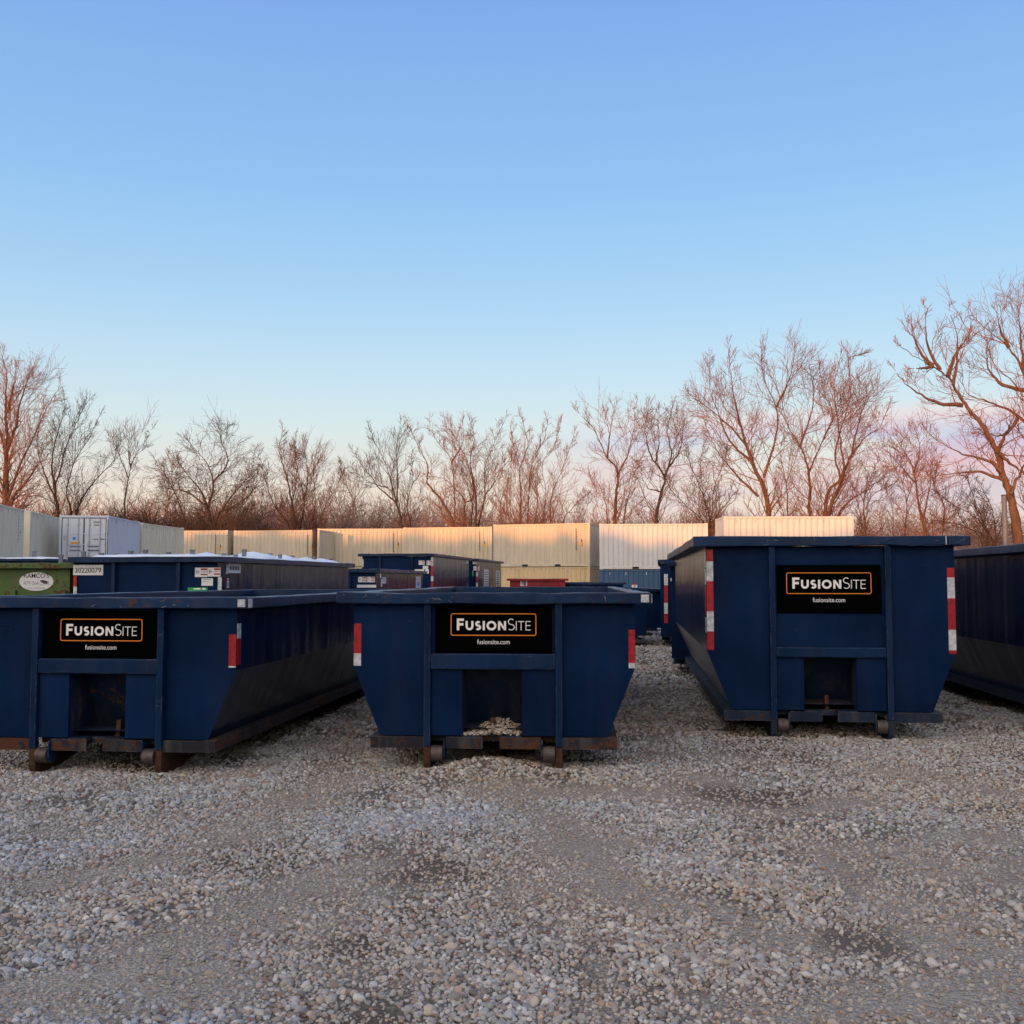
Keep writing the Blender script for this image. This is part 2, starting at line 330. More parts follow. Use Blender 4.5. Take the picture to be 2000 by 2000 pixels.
# loose stones: one object, points carry size, turn, colour; a node group puts a stone on each
def stone_mat():
    m, t, b = newmat('loose_stone')
    a = t.nodes.new('ShaderNodeAttribute'); a.attribute_type = 'INSTANCER'; a.attribute_name = 'tint'
    v = coords(t, (1,1,1), False); n = noise(t, v, 2.5, 5, .7)
    t.links.new(mix(t, ramp(t, n, [(.3, (0,)*3), (.75, (1,)*3)]), mix(t, 1.0, a.outputs['Color'], (.80, .78, .76), 'MULTIPLY'), mix(t, 1.0, a.outputs['Color'], (1.12, 1.12, 1.12), 'MULTIPLY')), b.inputs['Base Color'])
    b.inputs['Roughness'].default_value = .78; b.inputs['Specular IOR Level'].default_value = .3
    return m
M['stone'] = stone_mat()
def stone_group():
    ng = bpy.data.node_groups.new('scatter_stones', 'GeometryNodeTree')
    ng.interface.new_socket('Geometry', in_out='INPUT', socket_type='NodeSocketGeometry'); ng.interface.new_socket('Geometry', in_out='OUTPUT', socket_type='NodeSocketGeometry')
    n = ng.nodes.new; L = ng.links.new
    gi = n('NodeGroupInput'); go = n('NodeGroupOutput'); gi_ = n('GeometryNodeGeometryToInstance')
    for k in range(5):
        ic = n('GeometryNodeMeshIcoSphere'); ic.inputs['Radius'].default_value = 1; ic.inputs['Subdivisions'].default_value = 2
        sp = n('GeometryNodeSetPosition'); po = n('GeometryNodeInputPosition'); nz_ = n('ShaderNodeTexNoise'); nz_.noise_dimensions = '4D'
        nz_.inputs['W'].default_value = k*7.3+1; nz_.inputs['Scale'].default_value = 1.25; nz_.inputs['Detail'].default_value = 2.5; L(po.outputs[0], nz_.inputs['Vector'])
        sb = n('ShaderNodeVectorMath'); sb.operation = 'SUBTRACT'; L(nz_.outputs['Color'], sb.inputs[0]); sb.inputs[1].default_value = (.5,.5,.5)
        sc_ = n('ShaderNodeVectorMath'); sc_.operation = 'SCALE'; L(sb.outputs[0], sc_.inputs[0]); sc_.inputs['Scale'].default_value = 1.25
        L(ic.outputs[0], sp.inputs['Geometry']); L(sc_.outputs[0], sp.inputs['Offset'])
        ss = n('GeometryNodeSetShadeSmooth'); ss.inputs['Shade Smooth'].default_value = (k % 2 == 0); L(sp.outputs[0], ss.inputs[0])
        sm_ = n('GeometryNodeSetMaterial'); sm_.inputs['Material'].default_value = M['stone']; L(ss.outputs[0], sm_.inputs[0]); L(sm_.outputs[0], gi_.inputs[0])
    ip = n('GeometryNodeInstanceOnPoints'); ip.inputs['Pick Instance'].default_value = True
    L(gi.outputs[0], ip.inputs['Points']); L(gi_.outputs[0], ip.inputs['Instance'])
    def na(name, ty):
        a = n('GeometryNodeInputNamedAttribute'); a.data_type = ty; a.inputs[0].default_value = name; return a.outputs[0]
    L(na('pick', 'INT'), ip.inputs['Instance Index']); L(na('turn', 'FLOAT_VECTOR'), ip.inputs['Rotation']); L(na('size', 'FLOAT_VECTOR'), ip.inputs['Scale'])
    L(ip.outputs[0], go.inputs[0]); return ng
SG = stone_group()
def stones(name, P, r, earth_shade, label):
    n = len(P); me = bpy.data.meshes.new(name); me.vertices.add(n); me.vertices.foreach_set('co', P.ravel())
    a = me.attributes.new('pick', 'INT', 'POINT'); a.data.foreach_set('value', NP.randint(0, 5, n).astype(np.int32))
    a = me.attributes.new('turn', 'FLOAT_VECTOR', 'POINT'); a.data.foreach_set('vector', np.stack([NP.normal(0, .45, n), NP.normal(0, .45, n), NP.uniform(0, 6.28, n)], -1).ravel().astype(np.float32))
    sz = r[:, None]*np.stack([NP.uniform(.85, 1.35, n), NP.uniform(.75, 1.05, n), NP.uniform(.50, .82, n)], -1)
    a = me.attributes.new('size', 'FLOAT_VECTOR', 'POINT'); a.data.foreach_set('vector', sz.ravel().astype(np.float32))
    pal = np.array([(.44,.43,.40), (.55,.54,.51), (.33,.325,.32), (.45,.455,.47), (.64,.63,.59), (.31,.27,.235), (.42,.31,.26), (.54,.41,.30), (.29,.17,.14), (.70,.67,.61), (.22,.20,.18), (.50,.44,.36)])
    pr = np.array([.2,.18,.12,.13,.05,.09,.06,.02,.025,.015,.05,.10]); c = pal[NP.choice(len(pal), n, p=pr/pr.sum())]*NP.uniform(.70, 1.06, (n, 1))*np.array([.955,.97,.985])
    warmth = fbm(P[:,0], P[:,1], .6, 3, 71)[:, None]
    c = c*(1+(warmth-.62)*np.array([.22, .0, -.26])); e = np.clip(earth_shade, 0, 1)[:, None]*.5; c = c*(1-e)+np.array([.34,.285,.225])*e
    a = me.attributes.new('tint', 'FLOAT_COLOR', 'POINT'); a.data.foreach_set('color', np.concatenate([c, np.ones((n,1))], 1).ravel().astype(np.float32))
    me.materials.append(M['stone'])
    o = link(name, me); md = o.modifiers.new('stones', 'NODES'); md.node_group = SG
    return tag(o, label, 'gravel', kind='stuff')
def scatter(y0, y1, s, rr, seed, cover):
    y = np.arange(y0, y1, s); pts = []
    for yy in y:
        hw = yy*.5+1.3; x = np.arange(-hw, hw, s); pts.append(np.stack([x, np.full_like(x, yy)], -1))
    p = np.concatenate(pts); p = p + NP.uniform(-.5, .5, p.shape)*s*1.1
    tn, dk = patch(p[:,0], p[:,1]); bare = np.maximum(tn*1.05, dk*.8)
    cl = fbm(p[:,0], p[:,1], 2.1, 3, seed+3)
    keep = NP.uniform(0, 1, len(p)) < cover*(1-np.clip(bare*1.15, 0, .95))*np.clip(.6+(cl-.35)*2.4, .22, 1.1)
    p = p[keep]; e = bare[keep]; q = fbm(p[:,0], p[:,1], .9, 3, 21)
    r = rr*np.exp(NP.normal(0, .23, len(p)))*(.78+.55*q)*(1-.35*np.clip(e, 0, 1))
    return p, r, e
SP, SR, SE = [], [], []
for a in ((2.5, 4.6, .0185, .0108, 1, 1.0), (4.6, 6.8, .0195, .0105, 2, 1.0), (6.8, 10.0, .0245, .0128, 3, 1.0), (10, 15, .036, .018, 4, .95), (15, 26, .065, .030, 8, .9), (2.5, 5.0, .050, .0185, 5, .55), (5.0, 9, .08, .0165, 7, .3), (9, 24, .13, .024, 6, .3), (26, 42, .11, .045, 9, .85)):
    p, r, e = scatter(*a); z = gz(p[:,0], p[:,1]) + r*.22
    SP.append(np.stack([p[:,0], p[:,1], z], -1)); SR.append(r); SE.append(e)
for y0_, y1_, s_, r_ in ((2.5, 5.5, .019, .0062), (5.5, 8.5, .027, .0080)):       # grit pressed into the bare tracks
    yy = np.arange(y0_, y1_, s_); p = np.concatenate([np.stack([np.arange(-a_*.5-1.3, a_*.5+1.3, s_), np.full(len(np.arange(-a_*.5-1.3, a_*.5+1.3, s_)), a_)], -1) for a_ in yy]); p = p+NP.uniform(-.6, .6, p.shape)*s_
    tn, dk = patch(p[:,0], p[:,1]); k_ = (np.maximum(tn, dk) > .22) & (NP.uniform(0, 1, len(p)) < .42); p = p[k_]; r = r_*np.exp(NP.normal(0, .35, len(p)))
    SP.append(np.stack([p[:,0], p[:,1], gz(p[:,0], p[:,1])+r*.1], -1)); SR.append(r); SE.append(np.maximum(tn, dk)[k_])
SP, SR, SE = np.concatenate(SP), np.concatenate(SR), np.concatenate(SE); SR = np.where(SP[:,1] < 9, np.minimum(SR, .024), SR)
print('stones', len(SP))
stones('loose_gravel', SP, SR, SE, 'grey and pinkish loose gravel stones covering the yard')

# ------------------------------------------------------------------ added unseen ridge behind the camera, crest shaped to cast the evening shadow
tanE = math.tan(SUN_EL); az = SUN_AZ - math.pi; ty = 62.0; ry = -48.0
hx = np.arange(-260, 200, .22); tx = hx + (ty-ry)*math.tan(az)
zs = np.interp(tx, [-200, -30, -25.6, -19, -16.5, -14.5, -12, -9.5, -7.5, -5.5, -1.5, .8, 2, 3, 4.5, 5.5, 6.5, 8.5, 10, 12, 14, 17, 25, 60, 200], [5.6, 5.3, 5.0, 5.1, 4.85, 4.95, 4.75, 5.1, 4.6, 4.55, 4.45, 3.85, 3.75, 4.25, 3.65, 4.0, 4.1, 3.3, 3.5, 2.9, 2.9, 2.9, 2.6, 2.4, 2.4])
zs = zs + (fbm(tx, tx*0+3, .22, 5, 61)-.5)*.5 + (vnoise(tx, tx*0, .9, 62)-.5)*.45 + (vnoise(tx, tx*0, 2.3, 63)-.5)*.35
hz = zs + (ty-ry)/math.cos(az)*tanE
hm = MB(); n = len(hx)
for k, (yy, f_) in enumerate(((ry+26, 0), (ry+6, .72), (ry, 1), (ry-8, .8), (ry-60, .3), (ry-90, 0))):
    hm.v += [(float(a_), yy, float(b_*f_) - (0.6 if f_ == 0 else 0)) for a_, b_ in zip(hx, hz)]
for k in range(5):
    for i in range(n-1): hm.f.append((k*n+i, k*n+i+1, (k+1)*n+i+1, (k+1)*n+i))
M['shade_ridge'] = plain('shade_ridge_brown', (.05, .045, .032), .9, .4, 0, .1, .3)
h_ = obj('added_shade_ridge', hm, M['shade_ridge']); h_['kind'] = 'structure'

# ------------------------------------------------------------------ lettering
def text_mesh(s, h, width=None, bold=0.0):
    c = bpy.data.curves.new('lettering', 'FONT'); c.body = s; c.size = 1; c.resolution_u = 4; c.offset = bold
    t = bpy.data.objects.new('lettering', c); COL.objects.link(t); bpy.context.view_layer.update()
    dg = bpy.context.evaluated_depsgraph_get(); me = bpy.data.meshes.new_from_object(t.evaluated_get(dg)); bpy.data.objects.remove(t, do_unlink=True)
    v = np.empty(len(me.vertices)*3); me.vertices.foreach_get('co', v); v = v.reshape(-1, 3)
    x0, x1, y0, y1 = v[:,0].min(), v[:,0].max(), v[:,1].min(), v[:,1].max()
    capm = .70 if any(ch in s for ch in 'gjpqy') or s.islower() else (y1-y0)
    k = h/capm; kx = (width/(x1-x0)) if width else k
    vv = np.stack([(v[:,0]-(x0+x1)/2)*kx, v[:,1]*0, v[:,1]*k], -1)   # stands in the xz plane, baseline z = 0, faces -y
    me.vertices.foreach_set('co', vv.ravel()); me.materials.clear(); me.update(); return me
def stroke(mb, pts, w):
    P = [Vector(p) for p in pts]; Lf = []; Rt = []
    for i, p in enumerate(P):
        a = (P[i]-P[i-1]).normalized() if i else None; b = (P[i+1]-p).normalized() if i < len(P)-1 else None
        a = a or b; b = b or a; n1 = Vector((-a.y, a.x)); n2 = Vector((-b.y, b.x)); n_ = (n1+n2); n_.normalize(); q = max(.45, n_.dot(n1))
        Lf.append(p+n_*(w/2/q)); Rt.append(p-n_*(w/2/q))
    for i in range(len(P)-1):
        mb.quad((Lf[i].x,0,Lf[i].y), (Rt[i].x,0,Rt[i].y), (Rt[i+1].x,0,Rt[i+1].y), (Lf[i+1].x,0,Lf[i+1].y))
def arc(cx, cy, rx, ry_, a0, a1, n=14): return [(cx+rx*math.cos(R(a0+(a1-a0)*i/n)), cy+ry_*math.sin(R(a0+(a1-a0)*i/n))) for i in range(n+1)]
def letter(mb, ch, x, h, wd, w):          # stroke letters, width wd and height h, weight w
    a, b = x+w/2, x+wd-w/2; lo, hi = w/2, h-w/2; S = lambda *p: stroke(mb, p, w)
    if ch == 'F': S((a,0),(a,h)); S((a+w/2,hi),(x+wd,hi)); S((a+w/2,h*.50),(x+wd*.92,h*.50))
    if ch == 'E': S((a,0),(a,h)); S((a+w/2,hi),(x+wd,hi)); S((a+w/2,h*.52),(x+wd*.93,h*.52)); S((a+w/2,lo),(x+wd,lo))
    if ch == 'I': S((x+wd/2,0),(x+wd/2,h))
    if ch == 'T': S((x,hi),(x+wd,hi)); S((x+wd/2,0),(x+wd/2,h-w))
    if ch == 'U': r = (b-a)/2; stroke(mb, [(a,h)]+arc(a+r, lo+r, r, r, 180, 360)+[(b,h)], w)
    if ch == 'O': r = (b-a)/2; stroke(mb, arc(a+r, h/2, r, (hi-lo)/2+.01*h, 0, 360, 30), w)
    if ch == 'N':
        S((a,0),(a,h)); S((b,0),(b,h)); d = w*.62
        mb.quad((a-w/2,0,h),(a-w/2+d*1.7,0,h),(b+w/2,0,0),(b+w/2-d*1.7,0,0))
    if ch == 'S':
        q = (hi-lo)/4; cx = (a+b)/2; rx = (b-a)/2
        stroke(mb, arc(cx, hi-q, rx*.93, q, 40, 200, 10)+arc(cx, hi-q, rx*.93, q, 218, 262, 3)+arc(cx, lo+q, rx, q, 82, -140, 14), w)
def sign(parent, x0, x1, z0, z1, y, bw=.662, bz=None):
    """black panel with an orange round-cornered outline, the firm's name and its web address"""
    p = obj('sign', MB().box(x0, x1, y-.006, y, z0, z1), M['black'], parent)
    cx = (x0+x1)/2; bh = bw*.252; zt = bz if bz else z1-.062; zb = zt-bh; r = .016; e = .0075; ys = y-.0075
    fr = MB(); pts = []
    for (qx, qz, a0) in ((cx+bw/2-r, zt-r, 0), (cx-bw/2+r, zt-r, 90), (cx-bw/2+r, zb+r, 180), (cx+bw/2-r, zb+r, 270)): pts += arc(qx, qz, r, r, a0, a0+90, 6)
    stroke(fr, pts+[pts[0]], e)
    f = obj('outline', fr, M['orange'], p); f.location = (0, ys, 0)
    lt = MB(); H1 = bh*.545; H2 = bh*.43; seq = [('F',H1,1,.62),('U',H2,1,.86),('S',H2,1,.66),('I',H2,1,.24),('O',H2,1,1.08),('N',H2,1,.88),('S',H1,0,.60),('I',H2,0,.1),('T',H2,0,.70),('E',H2,0,.56)]
    W = sum(c[3]*c[1] for c in seq); gap = (bw*.865-W)/(len(seq)-1); x = cx-bw*.4325
    for ch, h, bo, wd in seq:
        letter(lt, ch, x, h, wd*h, (.235 if h == H2 else .215)*h if bo else (.085 if h == H2 else .072)*h); x += wd*h+gap*(1.15 if bo else .85 if ch != 'S' else .8)
    l = obj('lettering', lt, M['white'], p); l.location = (0, ys, zb+bh*.235)
    t = link('web_address', text_mesh('fusionsite.com', .036*bw/.662, .254*bw/.662), M['white'], p); t.location = (cx, ys, zb-.068*bw/.662)
    return p

# ------------------------------------------------------------------ roll-off dumpsters
def local(D, u, v):
    a = -D.rotation_euler.z; d = ray(u, v); o_ = Vector((0,0,EYE))-D.location
    f = lambda q: Vector((q.x*math.cos(a)-q.y*math.sin(a), q.x*math.sin(a)+q.y*math.cos(a), q.z))
    return f(o_), f(d)
def pf(D, u, v, y=0.0):      # where the sight line meets the dumpster's front plane: (x, z)
    o_, d = local(D, u, v); t = (y-o_.y)/d.y; return o_.x+d.x*t, o_.z+d.z*t
def ps(D, u, v, x):          # and a side plane: (y, z)
    o_, d = local(D, u, v); t = (x-o_.x)/d.x; return o_.y+d.y*t, o_.z+d.z*t
BW, BB, ZK, ZF = 1.10, .885, .80, .265
def dumpster(label, loc, yaw, H, L=6.7, pm='navy', bar=None, pocket=True, worn='rail', lean=0, posts=True, rect=False, group='blue roll-off dumpsters'):
    D = thing('roll_off_dumpster', label, 'dumpster', loc, -yaw, group)
    s = '_' if pm == 'navy' else None
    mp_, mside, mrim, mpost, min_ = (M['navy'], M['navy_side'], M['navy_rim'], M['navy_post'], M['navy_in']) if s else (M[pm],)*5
    BW, BB = (1.165, 1.16) if rect else (1.10, .885)
    hb = H-.085; bz1, bz0 = bar or (.895, .775)
    # body: front wall round the hook pocket, skin and lining
    b = MB(); pl, pr, pt = -.236, .222, bz0
    kx = lambda z: BB+(BW-BB)*(z-ZF)/(ZK-ZF)
    b.quad((-BW,0,hb), (-BW,0,ZK), (-BB,0,ZF), (pl,0,ZF), (pl,0,hb)); b.quad((pr,0,hb), (pr,0,ZF), (BB,0,ZF), (BW,0,ZK), (BW,0,hb)); b.quad((pl,0,hb), (pl,0,pt), (pr,0,pt), (pr,0,hb))
    body = obj('body', b, mp_, D)
    sd = MB()
    for q in (-1, 1):
        for (p0, p1) in (((BW, hb+.02), (BW, ZK)), ((BW, ZK), (BB, ZF))):
            sd.quad((q*p0[0],0,p0[1]), (q*p1[0],0,p1[1]), (q*p1[0],L,p1[1]), (q*p0[0],L,p0[1]))
    sd.quad((-BW,L,hb), (-BW,L,ZK), (-BB,L,ZF), (BB,L,ZF), (BW,L,ZK), (BW,L,hb))
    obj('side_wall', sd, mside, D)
    ins = MB(); o_ = .05
    for q in (-1, 1):
        for (p0, p1) in (((BW-o_, hb), (BW-o_, ZK)), ((BW-o_, ZK), (BB-o_, ZF+.05))):
            ins.quad((q*p0[0],o_,p0[1]), (q*p1[0],o_,p1[1]), (q*p1[0],L-o_,p1[1]), (q*p0[0],L-o_,p0[1]))
    for yy in (o_+.45, L-o_): ins.quad(*[(x, yy if yy > 1 or z < .9 else o_, z) for x, z in ((-BW+o_,hb), (-BW+o_,ZK), (-BB+o_,ZF+.05), (BB-o_,ZF+.05), (BW-o_,ZK), (BW-o_,hb))])
    ins.quad((-BB+o_,o_,ZF+.05), (BB-o_,o_,ZF+.05), (BB-o_,L-o_,ZF+.05), (-BB+o_,L-o_,ZF+.05))
    obj('lining', ins, min_, D)
    # top rail: hollow section carried round the four sides
    r = MB(); xo, xi, yo, yi = 1.22, (1.155 if rect else 1.088), -.10, .015
    out = [(-xo,yo), (xo,yo), (xo,L+.1), (-xo,L+.1)]; inn = [(-xi,yi), (xi,yi), (xi,L-.02), (-xi,L-.02)]; ring = []
    for i in range(4):              # each side in short lengths, slightly knocked out of line
        j = (i+1) % 4; ns = 10 if i % 2 == 0 else 16; nrm = ((0,-1), (1,0), (0,1), (-1,0))[i]
        for k in range(ns):
            t = k/ns; e = 0 if k == 0 else random.gauss(0, .0035); dz = random.gauss(0, .003)
            po = [out[i][q]*(1-t)+out[j][q]*t+nrm[q]*e for q in (0, 1)]; pi_ = [inn[i][q]*(1-t)+inn[j][q]*t for q in (0, 1)]; ring.append((po, pi_, H+dz, hb+random.gauss(0, .0025)))
    for i in range(len(ring)):
        (p, a, z1, z0), (q, c, y1, y0) = ring[i], ring[(i+1) % len(ring)]
        r.quad((*p,z0), (*q,y0), (*q,y1), (*p,z1)); r.quad((*p,z1), (*q,y1), (*c,y1), (*a,z1)); r.quad((*a,z1), (*c,y1), (*c,y0), (*a,z0)); r.quad((*a,z0), (*c,y0), (*q,y0), (*p,z0))
    import bmesh
    rm_ = r.mesh('top_rail'); bm_ = bmesh.new(); bm_.from_mesh(rm_); bmesh.ops.remove_doubles(bm_, verts=bm_.verts[:], dist=.0002); bmesh.ops.recalc_face_normals(bm_, faces=bm_.faces[:]); bm_.to_mesh(rm_); bm_.free()
    link('top_rail', rm_, mrim, D, bevel=.008)
    # posts, crossbar, pocket plates
    for q in ((-1, 1) if posts else ()):
        obj('post', MB().box(q*.51-.026, q*.51+.026, -.062, -.001, .02+.17, hb-.002), mpost, D, bevel=.006)
    xa = .51-.028
    obj('crossbar', MB().box(-xa, xa, -.058, -.002, bz0, bz1), mpost, D, bevel=.008)
    for x0, x1 in ((-xa, pl-.002), (pr+.002, xa)):
        obj('pocket_plate', MB().box(x0, x1, -.022, -.001, ZF+.004, bz0-.003), mp_, D, bevel=.003)
    if pocket:
        k = MB(); dp = .50
        k.quad((pl,0,ZF), (pl,0,pt), (pl,dp*.45,pt), (pl,dp,ZF)); k.quad((pr,0,ZF), (pr,dp,ZF), (pr,dp*.45,pt), (pr,0,pt)); k.quad((pl,dp*.45,pt), (pr,dp*.45,pt), (pr,dp,ZF), (pl,dp,ZF))
        k.quad((pl,0,pt), (pr,0,pt), (pr,dp*.45,pt), (pl,dp*.45,pt))
        k.box(pl+.002, -.092, -.02, dp-.01, ZF-.012, ZF+.002); k.box(.052, pr-.002, -.02, dp-.01, ZF-.012, ZF+.002); k.box(-.094, .054, .10, dp-.01, ZF-.014, ZF)
        obj('hook_pocket', k, min_, D)
        hk = MB().prism([(.10, ZF), (.22, ZF), (.22, ZF+.05), (.155, ZF+.125), (.125, ZF+.125), (.12, ZF+.06)], 'x', -.034+lean, .000+lean)
        obj('hook', hk, M['rust'], D)
    # front sill in four pieces with the gap for the hook, channel rails along the sides
    st = MB()
    for x0, x1 in ((-.955, -.538), (-.368, -.082), (.052, .368), (.538, .955)):
        st.box(x0, x1, -.030, -.018, ZF-.095, ZF-.006); st.box(x0, x1, -.018, .07, ZF-.014, ZF-.0065); st.box(x0, x1, -.018, .06, ZF-.095, ZF-.087)
    st.box(-.5, .5, .072, .085, ZF-.05, ZF-.012)
    obj('front_sill', st, M[worn], D)
    for q in (-1, 1):
        a, c = sorted((q*.955, q*.945)); d_, e = sorted((q*.955, q*(BB-.02)))
        rr = MB().box(a, c, -.017, L, ZF-.093, ZF-.008); rr.box(d_, e, -.017, L, ZF-.0078, ZF-.002); rr.box(d_, e, .062, L, ZF-.094, ZF-.088)
        for yy in np.arange(.6, L, .61): rr.box(min(q*.94,q*.6), max(q*.94,q*.6), yy, yy+.012, ZF-.087, ZF-.012)
        obj('side_rail', rr, M['rail' if worn == 'rail' else worn], D)
    obj('underside', MB().box(-.86, .86, .08, L-.02, ZF-.012, ZF-.001), M['rail'], D)
    # long runners with rounded nose plates, ground rollers
    for q in (-1, 1):
        x = q*.51; nose = [(-.03, .20), (-.05, .185), (-.055, .06), (-.04, .018), (-.01, -.012), (.05, -.016), (.35, .0), (.95, .12), (1.0, ZF-.10), (.0, ZF-.10), (-.01,.20)]
        rn = MB().prism(nose, 'x', x-.027, x+.027); rn.box(x-.022, x+.022, 1.001, L-.1, .10, ZF-.015)
        run = obj('runner', rn, M['rust' if worn != 'rail' else 'rail'], D, bevel=.005)
        pr_ = obj('roller_bracket', MB().prism([(-.05, ZF-.02), (-.06, .12), (-.03, .075), (.02, .075), (.09, .14), (.09, ZF-.02)], 'x', *sorted((q*.372, q*.384))), M['rail' if worn == 'rail' else 'navy_post'], D)
        obj('roller', MB().cyl((q*.433, -.022, .132), .062, .092, 'x', 28), M['roller'], D, bevel=.006)
        obj('rear_roller', MB().cyl((q*.44, L-.35, .09), .09, .12, 'x', 20), M['roller'], D)
    return D
def plate(D, name, x0, x1, z0, z1, mat, y=-.004, side=None, up=0.004):
    if side is None: m = MB().box(x0, x1, y, y+up-.001, z0, z1)
    else: m = MB().box(*(sorted((side*(BW+.0005), side*(BW+up)))), x0, x1, z0, z1)
    return obj(name, m, mat, D)
def tape(D, x0, x1, spec, side=None, y=-.004):     # spec: list of (colour, z1, z0)
    for c, z1, z0 in spec: plate(D, 'reflective_tape', x0, x1, z0, z1, M['tape_red' if c == 'r' else 'tape_white'], y, side)

D1 = dumpster('low navy dumpster at the left edge, its long right side wall in view', (-3.235, 8.25, .0), R(5.3), 1.365, bar=(.885, .77), worn='rail_rust', lean=.12)
D2 = dumpster('low navy blue dumpster in the middle with gravel lying in its hook pocket', (-.145, 8.17, .03), R(3.5), 1.372, bar=(.90, .78), worn='rail_rust')
D3 = dumpster('tall navy blue dumpster right of centre with black sign and long striped tape', (2.88, 9.50, .058), R(6.5), 1.835, bar=(.835, .745), worn='rail')
D1['group'] = D2['group'] = D3['group'] = 'navy roll-off dumpsters in the front row'
D4 = dumpster('tall navy dumpster cut off by the right edge, only its dark left side showing', (6.15, 9.15, .02), R(6.3), 1.84)
D4['group'] = 'navy roll-off dumpsters in the front row'
def fsign(D, u0, u1, v0, v1, bw, vb):
    x0, z1 = pf(D, u0, v0); x1, z0 = pf(D, u1, v1); _, zb = pf(D, u0, vb); sign(D, x0, x1, z0, z1, -.008, bw, zb)
fsign(D1, 87, 313, 1193, 1289.5, .665, 1209); fsign(D2, 851, 1078, 1183, 1277.5, .662, 1198.5); fsign(D3, 1516, 1721.5, 1103.5, 1198, .745, 1119)
def zf(D, v, u): return pf(D, u, v)[1]
# reflective tape, each strip laid where the sight line meets the wall
u = 690; tape(D2, -BW+.002, -BW+.060, [('r', zf(D2,1217.6,u), zf(D2,1276,u)), ('w', zf(D2,1276,u), zf(D2,1300,u))])
u = 1240; tape(D2, BW-.052, BW-.002, [('r', zf(D2,1230,u), zf(D2,1295,u)), ('w', zf(D2,1295,u), zf(D2,1305,u))])
u = 470; tape(D1, BW-.060, BW-.004, [('r', zf(D1,1239,u), zf(D1,1301,u)), ('w', zf(D1,1301,u), zf(D1,1304,u))])
u = 1381; tape(D3, -BW+.004, -BW+.066, [('r', zf(D3,1073,u), zf(D3,1096.5,u)), ('w', zf(D3,1096.5,u), zf(D3,1135,u)), ('r', zf(D3,1135,u), zf(D3,1194,u)), ('w', zf(D3,1194,u), zf(D3,1233,u)), ('r', zf(D3,1233,u), zf(D3,1269,u))])
u = 1855; tape(D3, BW-.066, BW-.002, [('r', zf(D3,1109,u), zf(D3,1128,u)), ('w', zf(D3,1128,u), zf(D3,1168.5,u)), ('r', zf(D3,1168.5,u), zf(D3,1230,u)), ('w', zf(D3,1230,u), zf(D3,1270,u)), ('r', zf(D3,1270,u), zf(D3,1277,u))])
tape(D1, .005, .085, [('w', 1.16, 1.045), ('r', 1.045, .84)], side=1)
tape(D3, .01, .10, [('w', 1.70, 1.56), ('w', 1.545, 1.40), ('r', 1.39, 1.12), ('w', 1.10, .96)], side=-1)
for D, xx, zz in ((D3, -.80, 1.55), (D1, -.80, 1.10)):      # outline of an old plate welded under the paint
    k = MB(); w_, h_2 = .075, .05
    k.box(xx-w_, xx+w_, -.006, -.001, zz+h_2-.006, zz+h_2); k.box(xx-w_, xx-w_+.006, -.006, -.001, zz-h_2, zz+h_2-.007); k.box(xx+w_-.03, xx+w_, -.005, -.001, zz+.005, zz+.02); k.box(xx-.02, xx+.02, -.005, -.001, zz+.0, zz+.012)
    obj('weld_outline', k, M['navy'], D)
for D, H_, w_ in ((D1, 1.365, .09), (D2, 1.372, .10)):      # bent, bare corner tag on the rail's right end
    k = MB().box(1.221, 1.226, -.09, -.01, H_-.078, H_-.01); k.box(1.14, 1.2, -.104, -.1005, H_-.072, H_-.014)
    obj('corner_tag', k, M['tape_white'], D)
rs_ = np.random.RandomState(12)
for D, H_, xr in ((D1, 1.365, ((.55,1.2),(-.4,.5))), (D2, 1.372, ((-1.2,-.85),(.75,1.2),(-.6,.6))), (D3, 1.835, ((-.7,.3),(.8,1.2)))):
    for (xa_, xb_) in xr:
        for _ in range(8):
            x_ = rs_.uniform(xa_, xb_); z_ = H_-rs_.uniform(.012, .072); dx = rs_.uniform(-.05, .05); dz = rs_.uniform(-.035, .035)
            z2 = min(H_-.008, max(H_-.078, z_+dz)); m_ = MB(); stroke(m_, [(x_, z_), (x_+dx*.5, (z_+z2)/2+rs_.uniform(-.006, .006)), (x_+dx, z2)], rs_.uniform(.002, .005))
            o_ = obj('scrape', m_, M['rust' if rs_.rand() < .5 else 'scrape'], D); o_.location = (0, -.1085, 0)
k = MB().box(1.0, 1.006, -.113, -.1005, 1.755, 1.833); obj('weld_mark', k, M['tape_white'], D3)

# ---- the ranks behind
def dmp_at(label, u, v, Yc, yaw, H=None, corner=1, **kw):    # corner: which front rail corner the pixel shows
    P = at(u, v, Yc); a = yaw; cx = P.x - corner*1.22*math.cos(a); cy = P.y + corner*1.22*math.sin(a)
    gzz = gzf(cx, cy); H = P.z-gzz if H is None else H
    return dumpster(label, (cx, cy, P.z-H), a, H, **kw)
E1 = dmp_at('navy dumpster with number plate 30220079, heaped with white plastic sheets', 441, 1087, 15.4, R(7.6))
E2 = dmp_at('short green rust-flecked dumpster with white oval decal', 152, 1099.5, 15.85, R(5), pm='green', L=4.5, posts=False, group='dumpsters of other colours')
E3 = dmp_at('navy dumpster at the far left, only its top rail above the green one', 128, 1091.5, 34, R(-11), L=6.7, corner=1)
E4 = dmp_at('very tall navy dumpster behind the number-plate one, two stickers up on its front', 849, 1081, 32.5, R(7.8))
E5 = dmp_at('low dark dumpster with scuffed side standing before the very tall one', 744, 1111, 23.6, R(4.2))
E6 = dmp_at('tall navy dumpster right of the very tall one, two long white sheets on its side', 936, 1091, 40, R(7.6))
E7 = dmp_at('dark red dumpster with a pale notice on its front', 1110, 1130, 41.5, R(2), pm='red', L=5.5, group='dumpsters of other colours')
